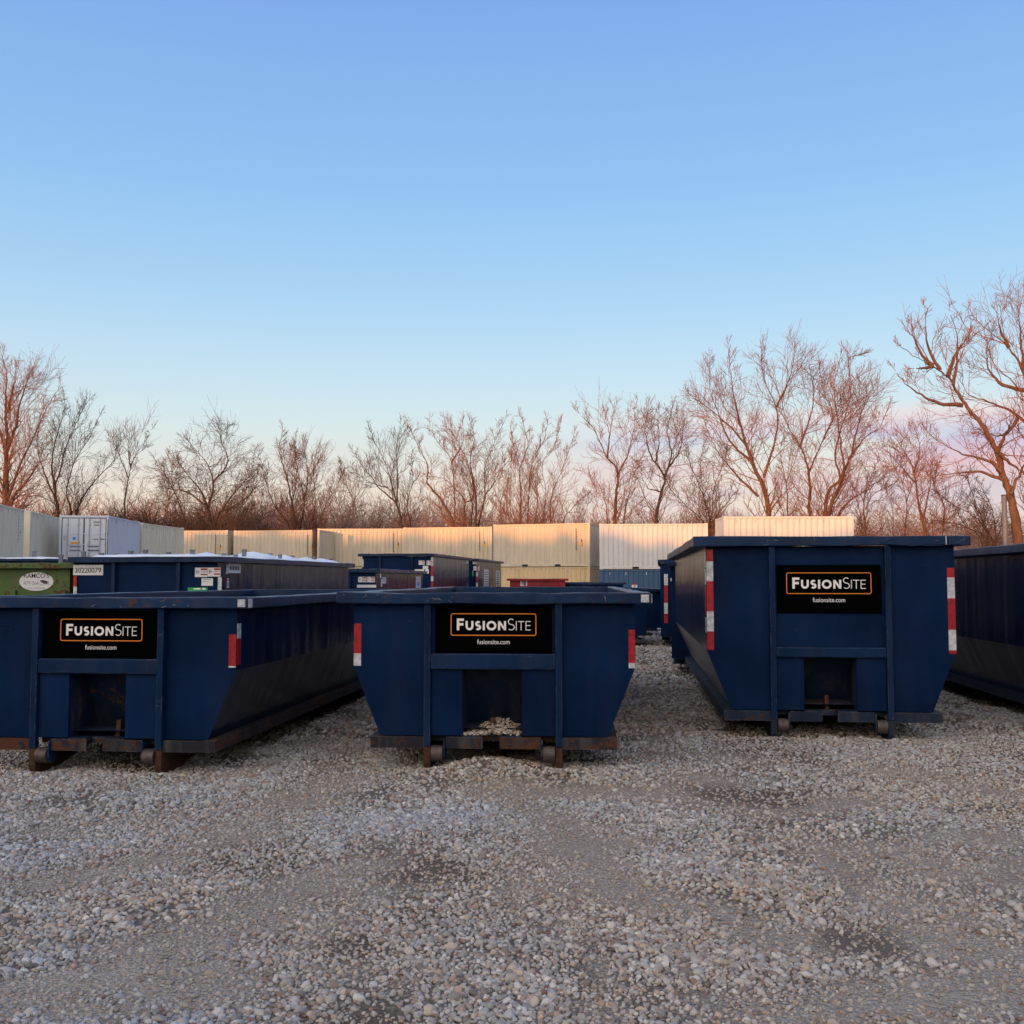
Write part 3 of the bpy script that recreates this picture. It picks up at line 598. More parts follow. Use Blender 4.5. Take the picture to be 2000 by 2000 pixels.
E8 = dmp_at('dark dumpster right of the red one, before the blue shipping container', 1223, 1137.5, 42.5, R(-3), L=5.5)
E9 = dmp_at('low dark dumpster half hidden behind the middle dumpster, at the far end of the gap', 1267, 1157, 25.3, R(-2), L=4, rect=True)
E10 = dmp_at('low dark dumpster farthest down the gap between the front row', 1299, 1150, 31.5, R(-3), L=5, rect=True)
E11 = dmp_at('navy dumpster directly behind the tall one on the right, its dark front in shade', 1303, 1096, 16.75, R(9.0), corner=-1, rect=True)
E12 = dmp_at('navy dumpster third in line on the right with red and white corner tape', 1284.5, 1093, 24.6, R(8.2), corner=-1, rect=True)
for D in (E1, E3, E4, E5, E6, E8, E9, E10, E11, E12): D['group'] = 'navy roll-off dumpsters parked in the ranks behind'

def stick(D, u0, v0, u1, v1, mat='sticker', name='sticker', marks=None, y=-.004):
    x0, z1 = pf(D, u0, v0); x1, z0 = pf(D, u1, v1)
    p = plate(D, name, x0, x1, z0, z1, M[mat], y)
    for (a, b, c, d, m_) in marks or []:
        k = MB().box(x0+(x1-x0)*a, x0+(x1-x0)*c, y-.002, y-.0005, z1-(z1-z0)*d, z1-(z1-z0)*b); obj('printed_mark', k, M[m_], p)
    return p
def stick_side(D, u0, v0, u1, v1, mat='sticker', name='sticker', marks=None, side=1):
    y0, z1 = ps(D, u0, v0, side*BW); y1, z0 = ps(D, u1, v1, side*BW); y0, y1 = sorted((y0, y1))
    p = plate(D, name, y0, y1, z0, z1, M[mat], side=side)
    for (a, b, c, d, m_) in marks or []:
        k = MB().box(*sorted((side*(BW+.0045), side*(BW+.006))), y0+(y1-y0)*a, y0+(y1-y0)*c, z1-(z1-z0)*d, z1-(z1-z0)*b); obj('printed_mark', k, M[m_], p)
    return p
C1 = lambda x, y: (x/3.864, 950+y/3.864)
C2 = lambda x, y: (340+x/3.864, 1000+y/3.864)
C3 = lambda x, y: (650+x/3.22, 980+y/3.22)
warn = [(.03,.12,.42,.9,'sticker'), (.10,.2,.16,.7,'ink'), (.18,.35,.34,.55,'inkgrey'), (.48,.08,.97,.28,'tape_red'), (.5,.42,.95,.5,'inkgrey'), (.48,.66,.97,.80,'tape_red')]
np_ = stick(E1, *C1(555,592), *C1(778,670), name='number_plate')
x0, z1 = pf(E1, *C1(555,592)); x1, z0 = pf(E1, *C1(778,670))
t = link('number', text_mesh('30220079', (z1-z0)*.50, (x1-x0)*.88, .012), M['ink'], np_); t.location = ((x0+x1)/2, -.0065, z0+(z1-z0)*.25)
a = stick(E1, *C1(555,678), *C1(579,755), 'tape_red', 'reflective_tape'); stick(E1, *C1(555,756), *C1(579,835), 'tape_white', 'reflective_tape')
stick(E1, *C1(1473,613), *C1(1566,684), marks=warn); stick(E1, *C1(1570,613), *C1(1664,680), marks=warn)
stick(E1, *C1(1522,693), *C1(1607,750), marks=[(.15,.12,.85,.2,'inkgrey'), (.1,.4,.6,.46,'inkgrey')])
stick(E1, *C1(1418,763), *C1(1566,800), 'sgreen', marks=[(.3,.15,.65,.4,'white'), (.75,.1,.9,.4,'white')])
stick(E1, *C1(1645,685), *C1(1672,790), 'tape_white', 'reflective_tape')
stick_side(E1, *C1(1722,578), *C1(1814,655), name='number_plate', marks=[(.1,.3,.2,.7,'ink'),(.24,.3,.33,.7,'ink'),(.37,.3,.46,.7,'ink'),(.5,.3,.59,.7,'ink'),(.63,.3,.72,.7,'ink'),(.77,.3,.88,.7,'ink')])
stick_side(E1, *C1(1707,590), *C1(1718,660), marks=[(.1,.2,.9,.3,'ink'), (.1,.6,.9,.7,'tape_red')])
stick_side(E1, *C1(1706,695), *C1(1712,775), 'tape_red', 'reflective_tape'); stick_side(E1, *C1(1713,695), *C1(1726,765), marks=[(.1,.1,.9,.25,'tape_red'), (.2,.4,.8,.85,'sblue')])
# green dumpster: oval decal with the firm's name and number
cx_, cz_ = pf(E2, *C1(275,718), -.007); ex, _ = pf(E2, *C1(404,718), -.007); _, ez = pf(E2, *C1(275,648), -.007)
ov = MB(); pts = arc(cx_, cz_, ex-cx_, ez-cz_, 0, 354, 60); ov.prism(pts, 'y', -.0105, -.0075)
dec = obj('oval_decal', ov, M['sticker'], E2)
for s_, dz, hh, ww in (("RAMCO'S", .055, .075, .40), ('479-264-2173', -.045, .062, .40), ('www.ramcos.com', -.10, .03, .28)):
    t = link('lettering', text_mesh(s_, hh, ww, .01 if dz > 0 else 0), M['ink' if dz > 0 else 'inkgrey'], dec); t.location = (cx_, -.0125, cz_+dz-(0 if dz > 0 else .01))
x0, z0 = pf(E2, *C1(300,720), -.01); k = MB().prism([(x0,z0+.02),(x0+.05,z0+.028),(x0+.12,z0+.01),(x0+.13,z0-.03),(x0+.08,z0-.03),(x0+.03,z0-.005)], 'y', -.0142, -.0135); obj('torn_patch', k, M['ink'], dec)
for x0_, x1_ in ((30,118), (415,500)):
    a_, _ = pf(E2, *C1(x0_,700), -.05); b_, _ = pf(E2, *C1(x1_,700), -.05); obj('rib', MB().box(a_, b_, -.05, -.001, ZF, 1.35), M['green'], E2, bevel=.01)
# stickers of the others
x, y = 0, 0
for a_, b_, c_, d_ in ((540,370,578,396), (590,370,626,398)): stick(E4, *C3(a_,b_), *C3(c_,d_), marks=warn)
stick(E4, *C3(566,403), *C3(600,425)); stick(E4, *C3(582,425), *C3(604,452)); stick(E4, *C3(515,425), *C3(575,437))
for i_, (a_, b_) in enumerate(((345,403), (405,465), (468,500), (503,527), (530,560))): stick(E4, *C3(617,a_), *C3(632,b_), 'tape_white' if i_ in (0,2,4) and i_ != 4 else 'tape_red', 'reflective_tape')
stick_side(E4, *C3(838,362), *C3(852,388)); stick(E4, *C3(186,360), *C3(193,410), 'tape_white', 'reflective_tape')
for a_, c_ in ((160,212), (217,265)): stick(E5, *C3(a_,472), *C3(c_,506), marks=warn)
stick(E5, *C3(152,522), *C3(272,540)); stick(E5, *C3(296,448), *C3(304,478), 'tape_white', 'reflective_tape')
stick_side(E5, *C3(312,474), *C3(334,514), marks=[(.2,.2,.8,.3,'sblue'), (.2,.5,.8,.6,'inkgrey')]); stick_side(E5, *C3(302,485), *C3(310,535)); stick_side(E5, *C3(522,468), *C3(551,540), marks=[(.2,.3,.8,.36,'sblue'), (.2,.5,.8,.9,'sblue')])
stick(E6, *C3(880,376), *C3(905,392), marks=warn); stick(E6, *C3(884,405), *C3(922,432), marks=warn); stick(E6, *C3(876,435), *C3(886,468), 'sgreen')
for i_, (a_, b_) in enumerate(((400,440), (442,470), (473,505), (508,535))): stick(E6, *C3(901,a_), *C3(913,b_), 'tape_red' if i_ % 2 == 0 else 'tape_white', 'reflective_tape')
stick_side(E6, *C3(950,424), *C3(980,530), marks=[(.1,.15+.14*i,.9,.19+.14*i,'ink') for i in range(6)]); stick_side(E6, *C3(1025,434), *C3(1049,530), marks=[(.2,.1+.14*i,.8,.17+.14*i,'ink') for i in range(6)])
stick(E7, *C3(1180,488), *C3(1222,530), marks=[(.15,.15,.85,.8,'inkgrey')])
for q in (-.85, .0, .85): obj('rib', MB().box(q-.05, q+.05, -.08, -.063, .4, 1.7), M['red'], E7)
for i_, (a_, b_) in enumerate(((1121,1143), (1143,1176), (1177,1199), (1200,1217))): stick(E12, 1297, a_, 1304.5, b_, 'tape_white' if i_ % 2 == 0 else 'tape_red', 'reflective_tape')
stick(E11, 1309.5, 1129, 1312, 1135, y=-.01)

# white plastic sheeting heaped in E1, grey stakes standing up through it
def cover(D, x0, x1, y0, y1, H, peaks, label):
    nx_, ny_ = 70, 140; xx, yy = np.meshgrid(np.linspace(x0, x1, nx_), np.linspace(y0, y1, ny_)); zz = np.full_like(xx, .01)
    zz += .035*fbm(xx, yy, 2.2, 3, 8) + .02*fbm(xx, yy, 7, 3, 9)
    for (px, py, ph, pr_) in peaks:
        d_ = np.hypot(xx-px, (yy-py)); zz = np.maximum(zz, ph*np.clip(1-d_/pr_, 0, 1)**1.15 + .02*fbm(xx, yy, 9, 2, 4))
    eg = np.minimum(np.minimum(xx-x0, x1-xx), np.minimum(yy-y0, y1-yy)); zz -= .10*np.exp(-eg/.05)
    m_ = bpy.data.meshes.new('plastic_sheet'); id_ = np.arange(nx_*ny_).reshape(ny_, nx_)
    fs = np.stack([id_[:-1,:-1], id_[:-1,1:], id_[1:,1:], id_[1:,:-1]], -1).reshape(-1, 4)
    m_.from_pydata(np.stack([xx, yy, zz+H], -1).reshape(-1, 3).tolist(), [], fs.tolist())
    o = link('plastic_sheet', m_, M['cover'], None, smooth=True); o.location = D.location; o.rotation_euler = D.rotation_euler
    s = o.modifiers.new('solid', 'SOLIDIFY'); s.thickness = .01
    return tag(o, label, 'plastic sheet', 'white plastic sheets over the dumpsters')
H1 = at(441, 1087, 15.4).z - E1.location.z
pk = []
for uu, vv, rr in ((300,1080.5,.5), (404,1079,.55), (495,1078,.75), (552,1084,.5), (596,1088.5,.5), (632,1091.5,.55), (672,1095,.45), (700,1097.5,.35)):
    if uu < 440: yl = 2.6; x_, z_ = pf(E1, uu, vv, yl); pk.append((x_, yl, z_-H1, rr))
    else: y_, z_ = ps(E1, uu, vv, .62); pk.append((.62, min(y_, 6.3), z_-H1, rr))
cover(E1, -1.05, 1.05, .05, 6.6, H1, pk, 'bumpy white plastic sheet heaped over the navy dumpster with the number plate')
H3 = at(128, 1091.5, 34).z - E3.location.z
cover(E3, -1.05, 1.05, .05, 6.6, H3, [(.3,.8,.08,1.3)], 'strip of white plastic sheet on the far left dumpster behind the green one')
def stake(D, x_, y_, zt_, H, wd, label):
    P = D.matrix_basis @ Vector((x_, y_, H-.12)) if False else None
    a = D.rotation_euler.z; wx_ = D.location.x+x_*math.cos(a)-y_*math.sin(a); wy_ = D.location.y+x_*math.sin(a)+y_*math.cos(a)
    m_ = MB().box(-wd/2, wd/2, -.02, .02, 0, zt_-(H-.12)); m_.box(-wd/2-.006, wd/2+.006, -.026, .026, zt_-(H-.12)-.03, zt_-(H-.12)+.003)
    o = obj('stake', m_, M['stake'], None); o.location = (wx_, wy_, D.location.z+H-.12); o.rotation_euler = (0, 0, a)
    tag(o, label, 'stake', 'grey stakes standing up through the white sheeting')
SW = 'grey stake, '
for uu, vv, wp, lb in ((119,1084,8,'at the left front corner of the number-plate dumpster'), (163.5,1077,8,'tall, before the white container doors'), (198,1080.5,8,'low, under the right jamb of the white doors'),
                       (226.5,1081.5,6,'low, below the blank side of the white container'), (255.5,1076,8,'tall, left of the seam between white and cream containers'), (284,1074,8.5,'tall, just right of the seam between white and cream containers'),
                       (329,1078.5,8,'low, beside the first pointed hump'), (375.5,1073.5,8,'tallest, below the container with the sunlit top edge'), (437,1081,7.5,'low, by the corner of the dumpster')):
    yl = 3.6; x_, z_ = pf(E1, uu, vv, yl); stake(E1, x_, yl, z_, H1, wp*(15.4+yl)/F, SW+lb)
for uu, vv, wp, lb in ((460,1083.5,6,'low, just past the corner of the dumpster'), (477,1073,7.5,'tall, left of the biggest hump'), (528,1081,6,'first low one right of the biggest hump'), (547,1083,6,'on top of the second hump of the side'),
                       (570.5,1085,6,'third low one along the side'), (613,1087,7,'tall, in front of the dark pole'), (653,1092,5,'left one of the last four along the side'), (668,1092.5,5,'second of the last four along the side'),
                       (684,1094.5,5,'third of the last four along the side'), (698,1096.5,4.5,'last one at the far end of the side')):
    y_, z_ = ps(E1, uu, vv, .8); y_ = min(y_, 6.45); stake(E1, .8, y_, z_, H1, wp*(15.4+y_)/F, SW+lb)
x_, z_ = .55, at(65, 1076, 34).z - E3.location.z; stake(E3, at(65,1076,34).x-E3.location.x, .5, z_, H3, .13, 'square grey stake on the far left dumpster')

# gravel in the hook pocket of the middle dumpster
n = 700; px = NP.uniform(-.225, .212, n); py = NP.uniform(.0, .40, n); hh_ = .10*np.exp(-(((px-.03)/.16)**2+((py-.22)/.17)**2)) + .01
P = []
for a_, b_, c_ in zip(px, py, hh_*NP.uniform(.35, 1, n)):
    v_ = Matrix.Rotation(-R(3.5), 4, 'Z') @ Vector((a_, b_, c_+ZF)); P.append((D2.location.x+v_.x, D2.location.y+v_.y, D2.location.z+v_.z))
stones('gravel_heap', np.array(P), np.exp(NP.normal(0, .25, n))*.0125, np.zeros(n)+1.0, 'small heap of gravel lying in the hook pocket of the middle dumpster')

# ------------------------------------------------------------------ shipping containers
CL, CW, CH = 6.06, 2.44, 2.59
def corr(x0, x1, z0, z1, y, d, pitch=.276, flip=1):
    m_ = MB(); pr_ = []; x = x0
    k = int(round((x1-x0)/pitch)); pt_ = (x1-x0)/k
    for i in range(k):
        a_ = x0+i*pt_
        pr_ += [(a_, 0), (a_+pt_*.26, 0), (a_+pt_*.50, d), (a_+pt_*.76, d)]
    pr_.append((x1, 0))
    for (a_, p), (b_, q) in zip(pr_[:-1], pr_[1:]): m_.quad((a_, y+p*flip, z0), (b_, y+q*flip, z0), (b_, y+q*flip, z1), (a_, y+p*flip, z1))
    return m_
cache = {}
def cont_meshes(col):
    if col in cache: return cache[col]
    mt = M[col]; P = {}
    f_ = MB(); s = .13
    for x in (0, CL-s):
        for y in (0, CW-.11): f_.box(x, x+s, y, y+.11, .118, CH-.118)
    for y in (0, CW-.06): f_.box(s, CL-s, y+.006, y+.054, CH-.10, CH-.02); f_.box(s, CL-s, y+.004, y+.056, .02, .17)
    for x in (.004, CL-.084): f_.box(x, x+.08, .11, CW-.11, CH-.12, CH-.012); f_.box(x, x+.08, .11, CW-.11, .012, .15)
    P['frame'] = (f_, mt, .006)
    c_ = MB()
    for x in (-.004, CL-.174):
        for y in (-.004, CW-.158):
            for z in (0, CH-.118): c_.box(x, x+.178, y, y+.162, z, z+.118)
    P['corner_casting'] = (c_, mt, .008)
    w1 = corr(s, CL-s, .171, CH-.101, .012, .045); w2 = corr(s, CL-s, .171, CH-.101, CW-.012, .036, flip=-1)
    P['side_wall'] = (w1, mt, 0); P['side_wall '] = (w2, mt, 0)
    e = MB(); q = corr(.11, CW-.11, .15, CH-.12, 0, .036)
    e.v = [(CL-.012-a_[1], a_[0], a_[2]) for a_ in q.v]; e.f = q.f; P['end_wall'] = (e, mt, 0)
    r_ = MB(); q = corr(.1, CL-.1, .05, CW-.05, 0, .02, .21); r_.v = [(a_[0], a_[2], CH-.03+a_[1]*.8) for a_ in q.v]; r_.f = q.f; P['roof'] = (r_, mt, 0)
    d_ = MB()
    for y0, y1 in ((.112, CW/2-.012), (CW/2+.012, CW-.112)): d_.box(.012, .05, y0, y1, .152, CH-.122)
    d_.box(.02, .045, CW/2-.012, CW/2+.012, .16, CH-.13)
    P['door'] = (d_, mt, .004)
    h = MB()
    for x in (.55, 1.45, 2.6, 3.5, 4.65): h.box(x, x+.05, -.010, -.002+.006, CH-.30, CH-.16)
    P['lashing_plate'] = (h, M['rod'], 0)
    fp = MB()
    for x in (1.85, 3.9): fp.box(x, x+.36, -.0015, .05, .035, .15)  # solid boxes, the shade inside the pockets painted as near-black
    P['fork_pocket_shade'] = (fp, M['dark'], 0)
    mk = MB()
    for i in range(9):
        z = CH-.42-i*.145; mk.box(CL-.86, CL-.80, .0065, .0095, z, z+.085)
    mk.box(CL-.52, CL-.47, .0065, .0095, 1.45, 1.62)
    P['marking'] = (mk, M['ink'], 0)
    cache[col] = {k.strip()+('|' if k.endswith(' ') else ''): (m_.mesh(k.strip()), mat_, bv) for k, (m_, mat_, bv) in P.items()}
    for k, (me, mat_, bv) in cache[col].items(): me.materials.append(mat_)
    return cache[col]
def container(label, col, X0, Y0, th, zb, group='stacked shipping containers', ysq=False, marks=True, zs=1):
    T = thing('shipping_container', label, 'container', (X0, Y0, zb), th, group); T.scale = (1, 1, zs)
    for k, (me, mat_, bv) in cont_meshes(col).items():
        if k == 'marking' and not marks: continue
        nm = k.strip('|'); o = bpy.data.objects.new(nm, me); COL.objects.link(o); o.parent = T
        if bv: b_ = o.modifiers.new('bevel', 'BEVEL'); b_.width = bv; b_.segments = 1
    if ysq: obj('sticker', MB().box(CL-.58, CL-.46, .0065, .0095, 1.28, 1.46), M['syellow'], T)
    return T
G = lambda x, y: gzf(x, y)
CONT = [  # upper box: label, colour, X, Y, angle, top z, marks, sticker, lower colour, lower label
 ('cream container at the far left edge, cut by the frame', 'cream', -21.40, 42.04, 1.754, 4.75, True, False, 'cream', 'lower cream container under the one cut by the left edge'),
 ('cream container second from the left with a dark smear on its side', 'cream', -23.32, 50.4, 1.763, 4.86, False, False, 'cream', 'lower cream container under the one with the dark smear'),
 ('white container with its double doors facing the yard', 'cwhite', -20.69, 53.4, 1.661, 4.81, False, False, 'cream', 'lower container under the white one with double doors'),
 ('cream container joined behind the white one, smooth side in shade', 'cream', -21.15, 59.6, 1.493, 4.77, False, False, 'cream', 'lower cream container behind the white one'),
 ('beige container at the bend of the wall, short sunlit top strip', 'beige', -25.0, 70.1, -.10, 4.82, True, True, 'beige', 'lower beige container at the bend of the wall'),
 ('beige container left of the dark pole', 'beige', -18.60, 69.6, -.19, 4.80, True, True, 'beige', 'lower beige container left of the dark pole'),
 ('beige container just right of the dark pole', 'beige', -13.27, 71.0, -.05, 5.00, True, True, 'beige', 'lower beige container right of the dark pole'),
 ('beige container with the brightest sunlit patch, behind the very tall dumpster', 'beige', -7.22, 69.2, -.22, 4.98, True, True, 'beige', 'lower beige container under the brightest patch'),
 ('beige container nearest the centre on top of the tan one', 'beige', -1.134, 63.4, -.34, 4.87, True, True, 'tan', 'tan container at ground level, top edge just above the red dumpster'),
 ('pale grey container stacked on the blue one', 'cgrey', 4.95, 59.0, -.10, 4.68, False, False, 'cblue', 'blue container at ground level under the pale grey one'),
 ('pale container highest on the right, lit pink, above the tall dumpster', 'cgrey', 9.97, 49.0, -.03, 4.50, False, False, 'cgrey', 'lower pale container under the pink-lit one on the right')]
for lb, c_, x_, y_, th, zt, mk_, st_, lc, ll in CONT:
    zb = zt-CH; T = container(lb, c_, x_, y_, th, zb, 'containers in the upper row', st_, mk_)
    gg = G(x_+3*math.cos(th), y_+3*math.sin(th)); container(ll, lc, x_, y_, th, gg-.03, 'containers in the bottom row', False, False, (zb-.006-gg+.03)/CH)
    if c_ == 'cwhite':       # doors with gaskets, lock rods, handles, hinges, marks
        T['label'] = lb; k = MB().box(.006, .0115, CW/2-.035, CW/2+.035, .16, CH-.13); k.box(.004, .0112, .112, .15, .16, CH-.13); k.box(.004, .0112, CW-.15, CW-.112, .16, CH-.13); k.box(.004, .0112, .15, CW-.15, CH-.165, CH-.13)
        obj('gasket', k, M['gasket'], T)
        for y in (.42, .95, 1.49, 2.02):
            obj('lock_rod', MB().cyl((-.03, y, CH/2), .024, CH-.34, 'z', 10).box(-.05, .011, y-.05, y+.05, .35, .41).box(-.05, .011, y-.05, y+.05, 1.2, 1.26).box(-.05, .011, y-.05, y+.05, 2.1, 2.16), M['rod'], T)
        for y in (.45, 1.35): obj('handle', MB().box(-.055, -.04, y, y+.55, .78, .815), M['gasket'], T); obj('handle', MB().box(-.055, -.04, y, y+.55, .98, 1.015), M['gasket'], T)
        for z in (1.08, 1.62, .55): obj('door_rib', MB().box(-.004, .0115, .17, CW-.17, z, z+.035), M['cwhite'], T)
        k = MB()
        for i in range(7): k.box(.003, .0118, .72-i*.055, .75-i*.055, 2.2, 2.28); k.box(.003, .0118, .75-i*.045, .77-i*.045, 1.33, 1.39)
        for i in range(5): k.box(.003, .0118, .70-i*.055, .73-i*.055, 2.06, 2.12); k.box(.003, .0118, .36-i*.04, .38-i*.04, 1.32, 1.40)
        obj('marking', k, M['ink'], T)
        obj('sticker', MB().box(.003, .0118, 1.62, 1.76, 1.33, 1.47), M['sblue'], T); obj('sticker', MB().box(.003, .0118, 1.40, 1.88, 1.12, 1.22), M['syellow'], T); obj('sticker', MB().box(.003, .0118, 2.08, 2.24, 1.28, 1.52), M['rod'], T)
        obj('corner_post_trim', MB().box(-.006, .0, .012, .05, .2, CH-.2), M['gasket'], T)
    if 'blue one' in lb:
        pass
# red-ringed number disc on the blue box
d_ = MB().cyl((1.95, -.006, 1.62), .16, .012, 'y', 28); lowblue = [o for o in bpy.data.objects if o.get('label') == 'blue container at ground level under the pale grey one'][0]
dd = obj('number_disc', d_, M['sticker'], lowblue); t = link('number', text_mesh('9', .2), M['ink'], dd); t.location = (1.95, -.0145, 1.53)
obj('disc_top', MB().prism(arc(1.95, 1.62, .175, .175, 30, 150, 12), 'y', -.0125, -.0001), M['tape_red'], dd)

# ------------------------------------------------------------------ poles
P = at(615, 1034, 67.2); g0 = gzf(P.x, 67.2); pl_ = thing('pole', 'dark weathered pole standing in the gap between two beige containers', 'pole', (P.x, 67.2, g0))
obj('shaft', MB().cyl((0,0,(P.z-g0)/2), .16, P.z-g0, 'z', 14), M['bark'], pl_); obj('cap', MB().cyl((0,0,P.z-g0-.08), .17, .12, 'z', 14), M['gasket'], pl_)
P = at(1961, 968, 53); g0 = gzf(P.x, 53); pl_ = thing('pole', 'slim grey utility pole beside the big tree on the right', 'pole', (P.x, 53, g0))
obj('shaft', MB().cyl((0,0,(P.z-g0)/2), .13, P.z-g0, 'z', 14), M['stake'], pl_); obj('cap', MB().cyl((0,0,P.z-g0+.02), .14, .05, 'z', 14), M['gasket'], pl_)

# ------------------------------------------------------------------ bare winter trees
def tube_mesh(name, segs, sides):
    """segs: list of (p0, p1, r0, r1); every segment a tapered open tube"""
    S = np.array([(*a, *b, r0, r1) for a, b, r0, r1 in segs]); p0, p1, r0, r1 = S[:, :3], S[:, 3:6], S[:, 6], S[:, 7]
    return arr_mesh(name, p0, p1, r0, r1, sides)
def sweep_mesh(name, lines, sides=9):
    V, Fc = [], []
    for pts, rad in lines:
        P = np.array(pts); n = len(P); T = np.gradient(P, axis=0); T /= np.linalg.norm(T, axis=1, keepdims=True)+1e-9
        ref = np.array([.0, 1., 0]) if abs(T[0][1]) < .9 else np.array([1., 0, 0]); b0 = len(V)
        for i in range(n):
            a = np.cross(T[i], ref); a /= np.linalg.norm(a)+1e-9; b = np.cross(T[i], a); ref = -b if False else ref
            for k in range(sides):
                t = 2*math.pi*k/sides; V.append(P[i]+(a*math.cos(t)+b*math.sin(t))*rad[i]*(1+.10*math.sin(3*t+i*.9)))
        for i in range(n-1):
            for k in range(sides):
                j = (k+1) % sides; Fc.append((b0+i*sides+k, b0+i*sides+j, b0+(i+1)*sides+j, b0+(i+1)*sides+k))
    me = bpy.data.meshes.new(name); me.from_pydata([tuple(q) for q in V], [], Fc); me.polygons.foreach_set('use_smooth', [True]*len(Fc)); return me
def arr_mesh(name, p0, p1, r0, r1, sides):
    d = p1-p0; L = np.linalg.norm(d, axis=1, keepdims=True)+1e-9; d = d/L; p1 = p1 + d*(r1[:, None]*.5)
    ref = np.where(np.abs(d[:, 2:3]) > .9, np.array([[1., 0, 0]]), np.array([[0, 0, 1.]])); a = np.cross(d, ref); a /= np.linalg.norm(a, axis=1, keepdims=True)+1e-9; b = np.cross(d, a)
    n = len(p0); V = np.empty((n, 2, sides, 3))
    for k in range(sides):
        t = 2*math.pi*k/sides; o = a*math.cos(t)+b*math.sin(t); V[:, 0, k] = p0+o*r0[:, None]; V[:, 1, k] = p1+o*r1[:, None]
    base = (np.arange(n)*2*sides)[:, None]; fs = []
    for k in range(sides): j = (k+1) % sides; fs.append(np.concatenate([base+k, base+j, base+sides+j, base+sides+k], 1))
    Fc = np.stack(fs, 1).reshape(-1, 4)
    me = bpy.data.meshes.new(name); me.vertices.add(n*2*sides); me.vertices.foreach_set('co', V.ravel().astype(np.float32))
    me.loops.add(len(Fc)*4); me.loops.foreach_set('vertex_index', Fc.ravel().astype(np.int32)); me.polygons.add(len(Fc))
    me.polygons.foreach_set('loop_start', (np.arange(len(Fc))*4).astype(np.int32)); me.polygons.foreach_set('use_smooth', [True]*len(Fc)); me.update(calc_edges=True); return me
UP = np.array([0, 0, 1.])
def unit(v): return v/(math.sqrt(v[0]*v[0]+v[1]*v[1]+v[2]*v[2])+1e-9)
def rdir(rs, d, ang):
    q = unit(np.cross(d, rs.normal(0, 1, 3))); return unit(d*math.cos(ang)+q*math.sin(ang))
def grow(rs, p, d, L, r, lvl, out, maxl, up=.10, crook=.16, fan=5):
    n = 4 if lvl <= 2 else 3 if lvl == 3 else 2
    st = L/n; pts = [p]
    for i in range(n):
        d = unit(d + rs.normal(0, crook, 3) + UP*up); q = p+d*st; ra = r*(1-.72*i/n); rb = r*(1-.72*(i+1)/n)
        out[lvl].append((p, q, ra, rb)); p = q; pts.append((p, d))
    if lvl >= maxl: return
    k = fan if lvl < maxl-1 else fan-1
    for i in range(k):
        f = .22+.78*(i+rs.uniform(0, 1))/k; j = min(n, int(f*n)+1); a = pts[j-1] if j-1 > 0 else (pts[0], d); a0 = a[0] if isinstance(a, tuple) else a
        b0, bd = pts[j]; t = f*n-(j-1); pp = a0*(1-t)+b0*t if t <= 1 else b0
        grow(rs, pp, rdir(rs, bd, rs.uniform(.45, .95)), L*rs.uniform(.42, .68), max(r*.42, .006), lvl+1, out, maxl, up, crook*1.1, fan)
    grow(rs, p, d, L*.5, r*.34, lvl+1, out, maxl, up, crook, fan)
def catmull(P, m=5):
    P = [2*P[0]-P[1]]+P+[2*P[-1]-P[-2]]; o = []
    for i in range(1, len(P)-2):
        for k in range(m):
            t = k/m; a, b, c, d = P[i-1], P[i], P[i+1], P[i+2]
            o.append(.5*((2*b)+(-a+c)*t+(2*a-5*b+4*c-d)*t*t+(-a+3*b-3*c+d)*t**3))
    o.append(P[-2]); return o
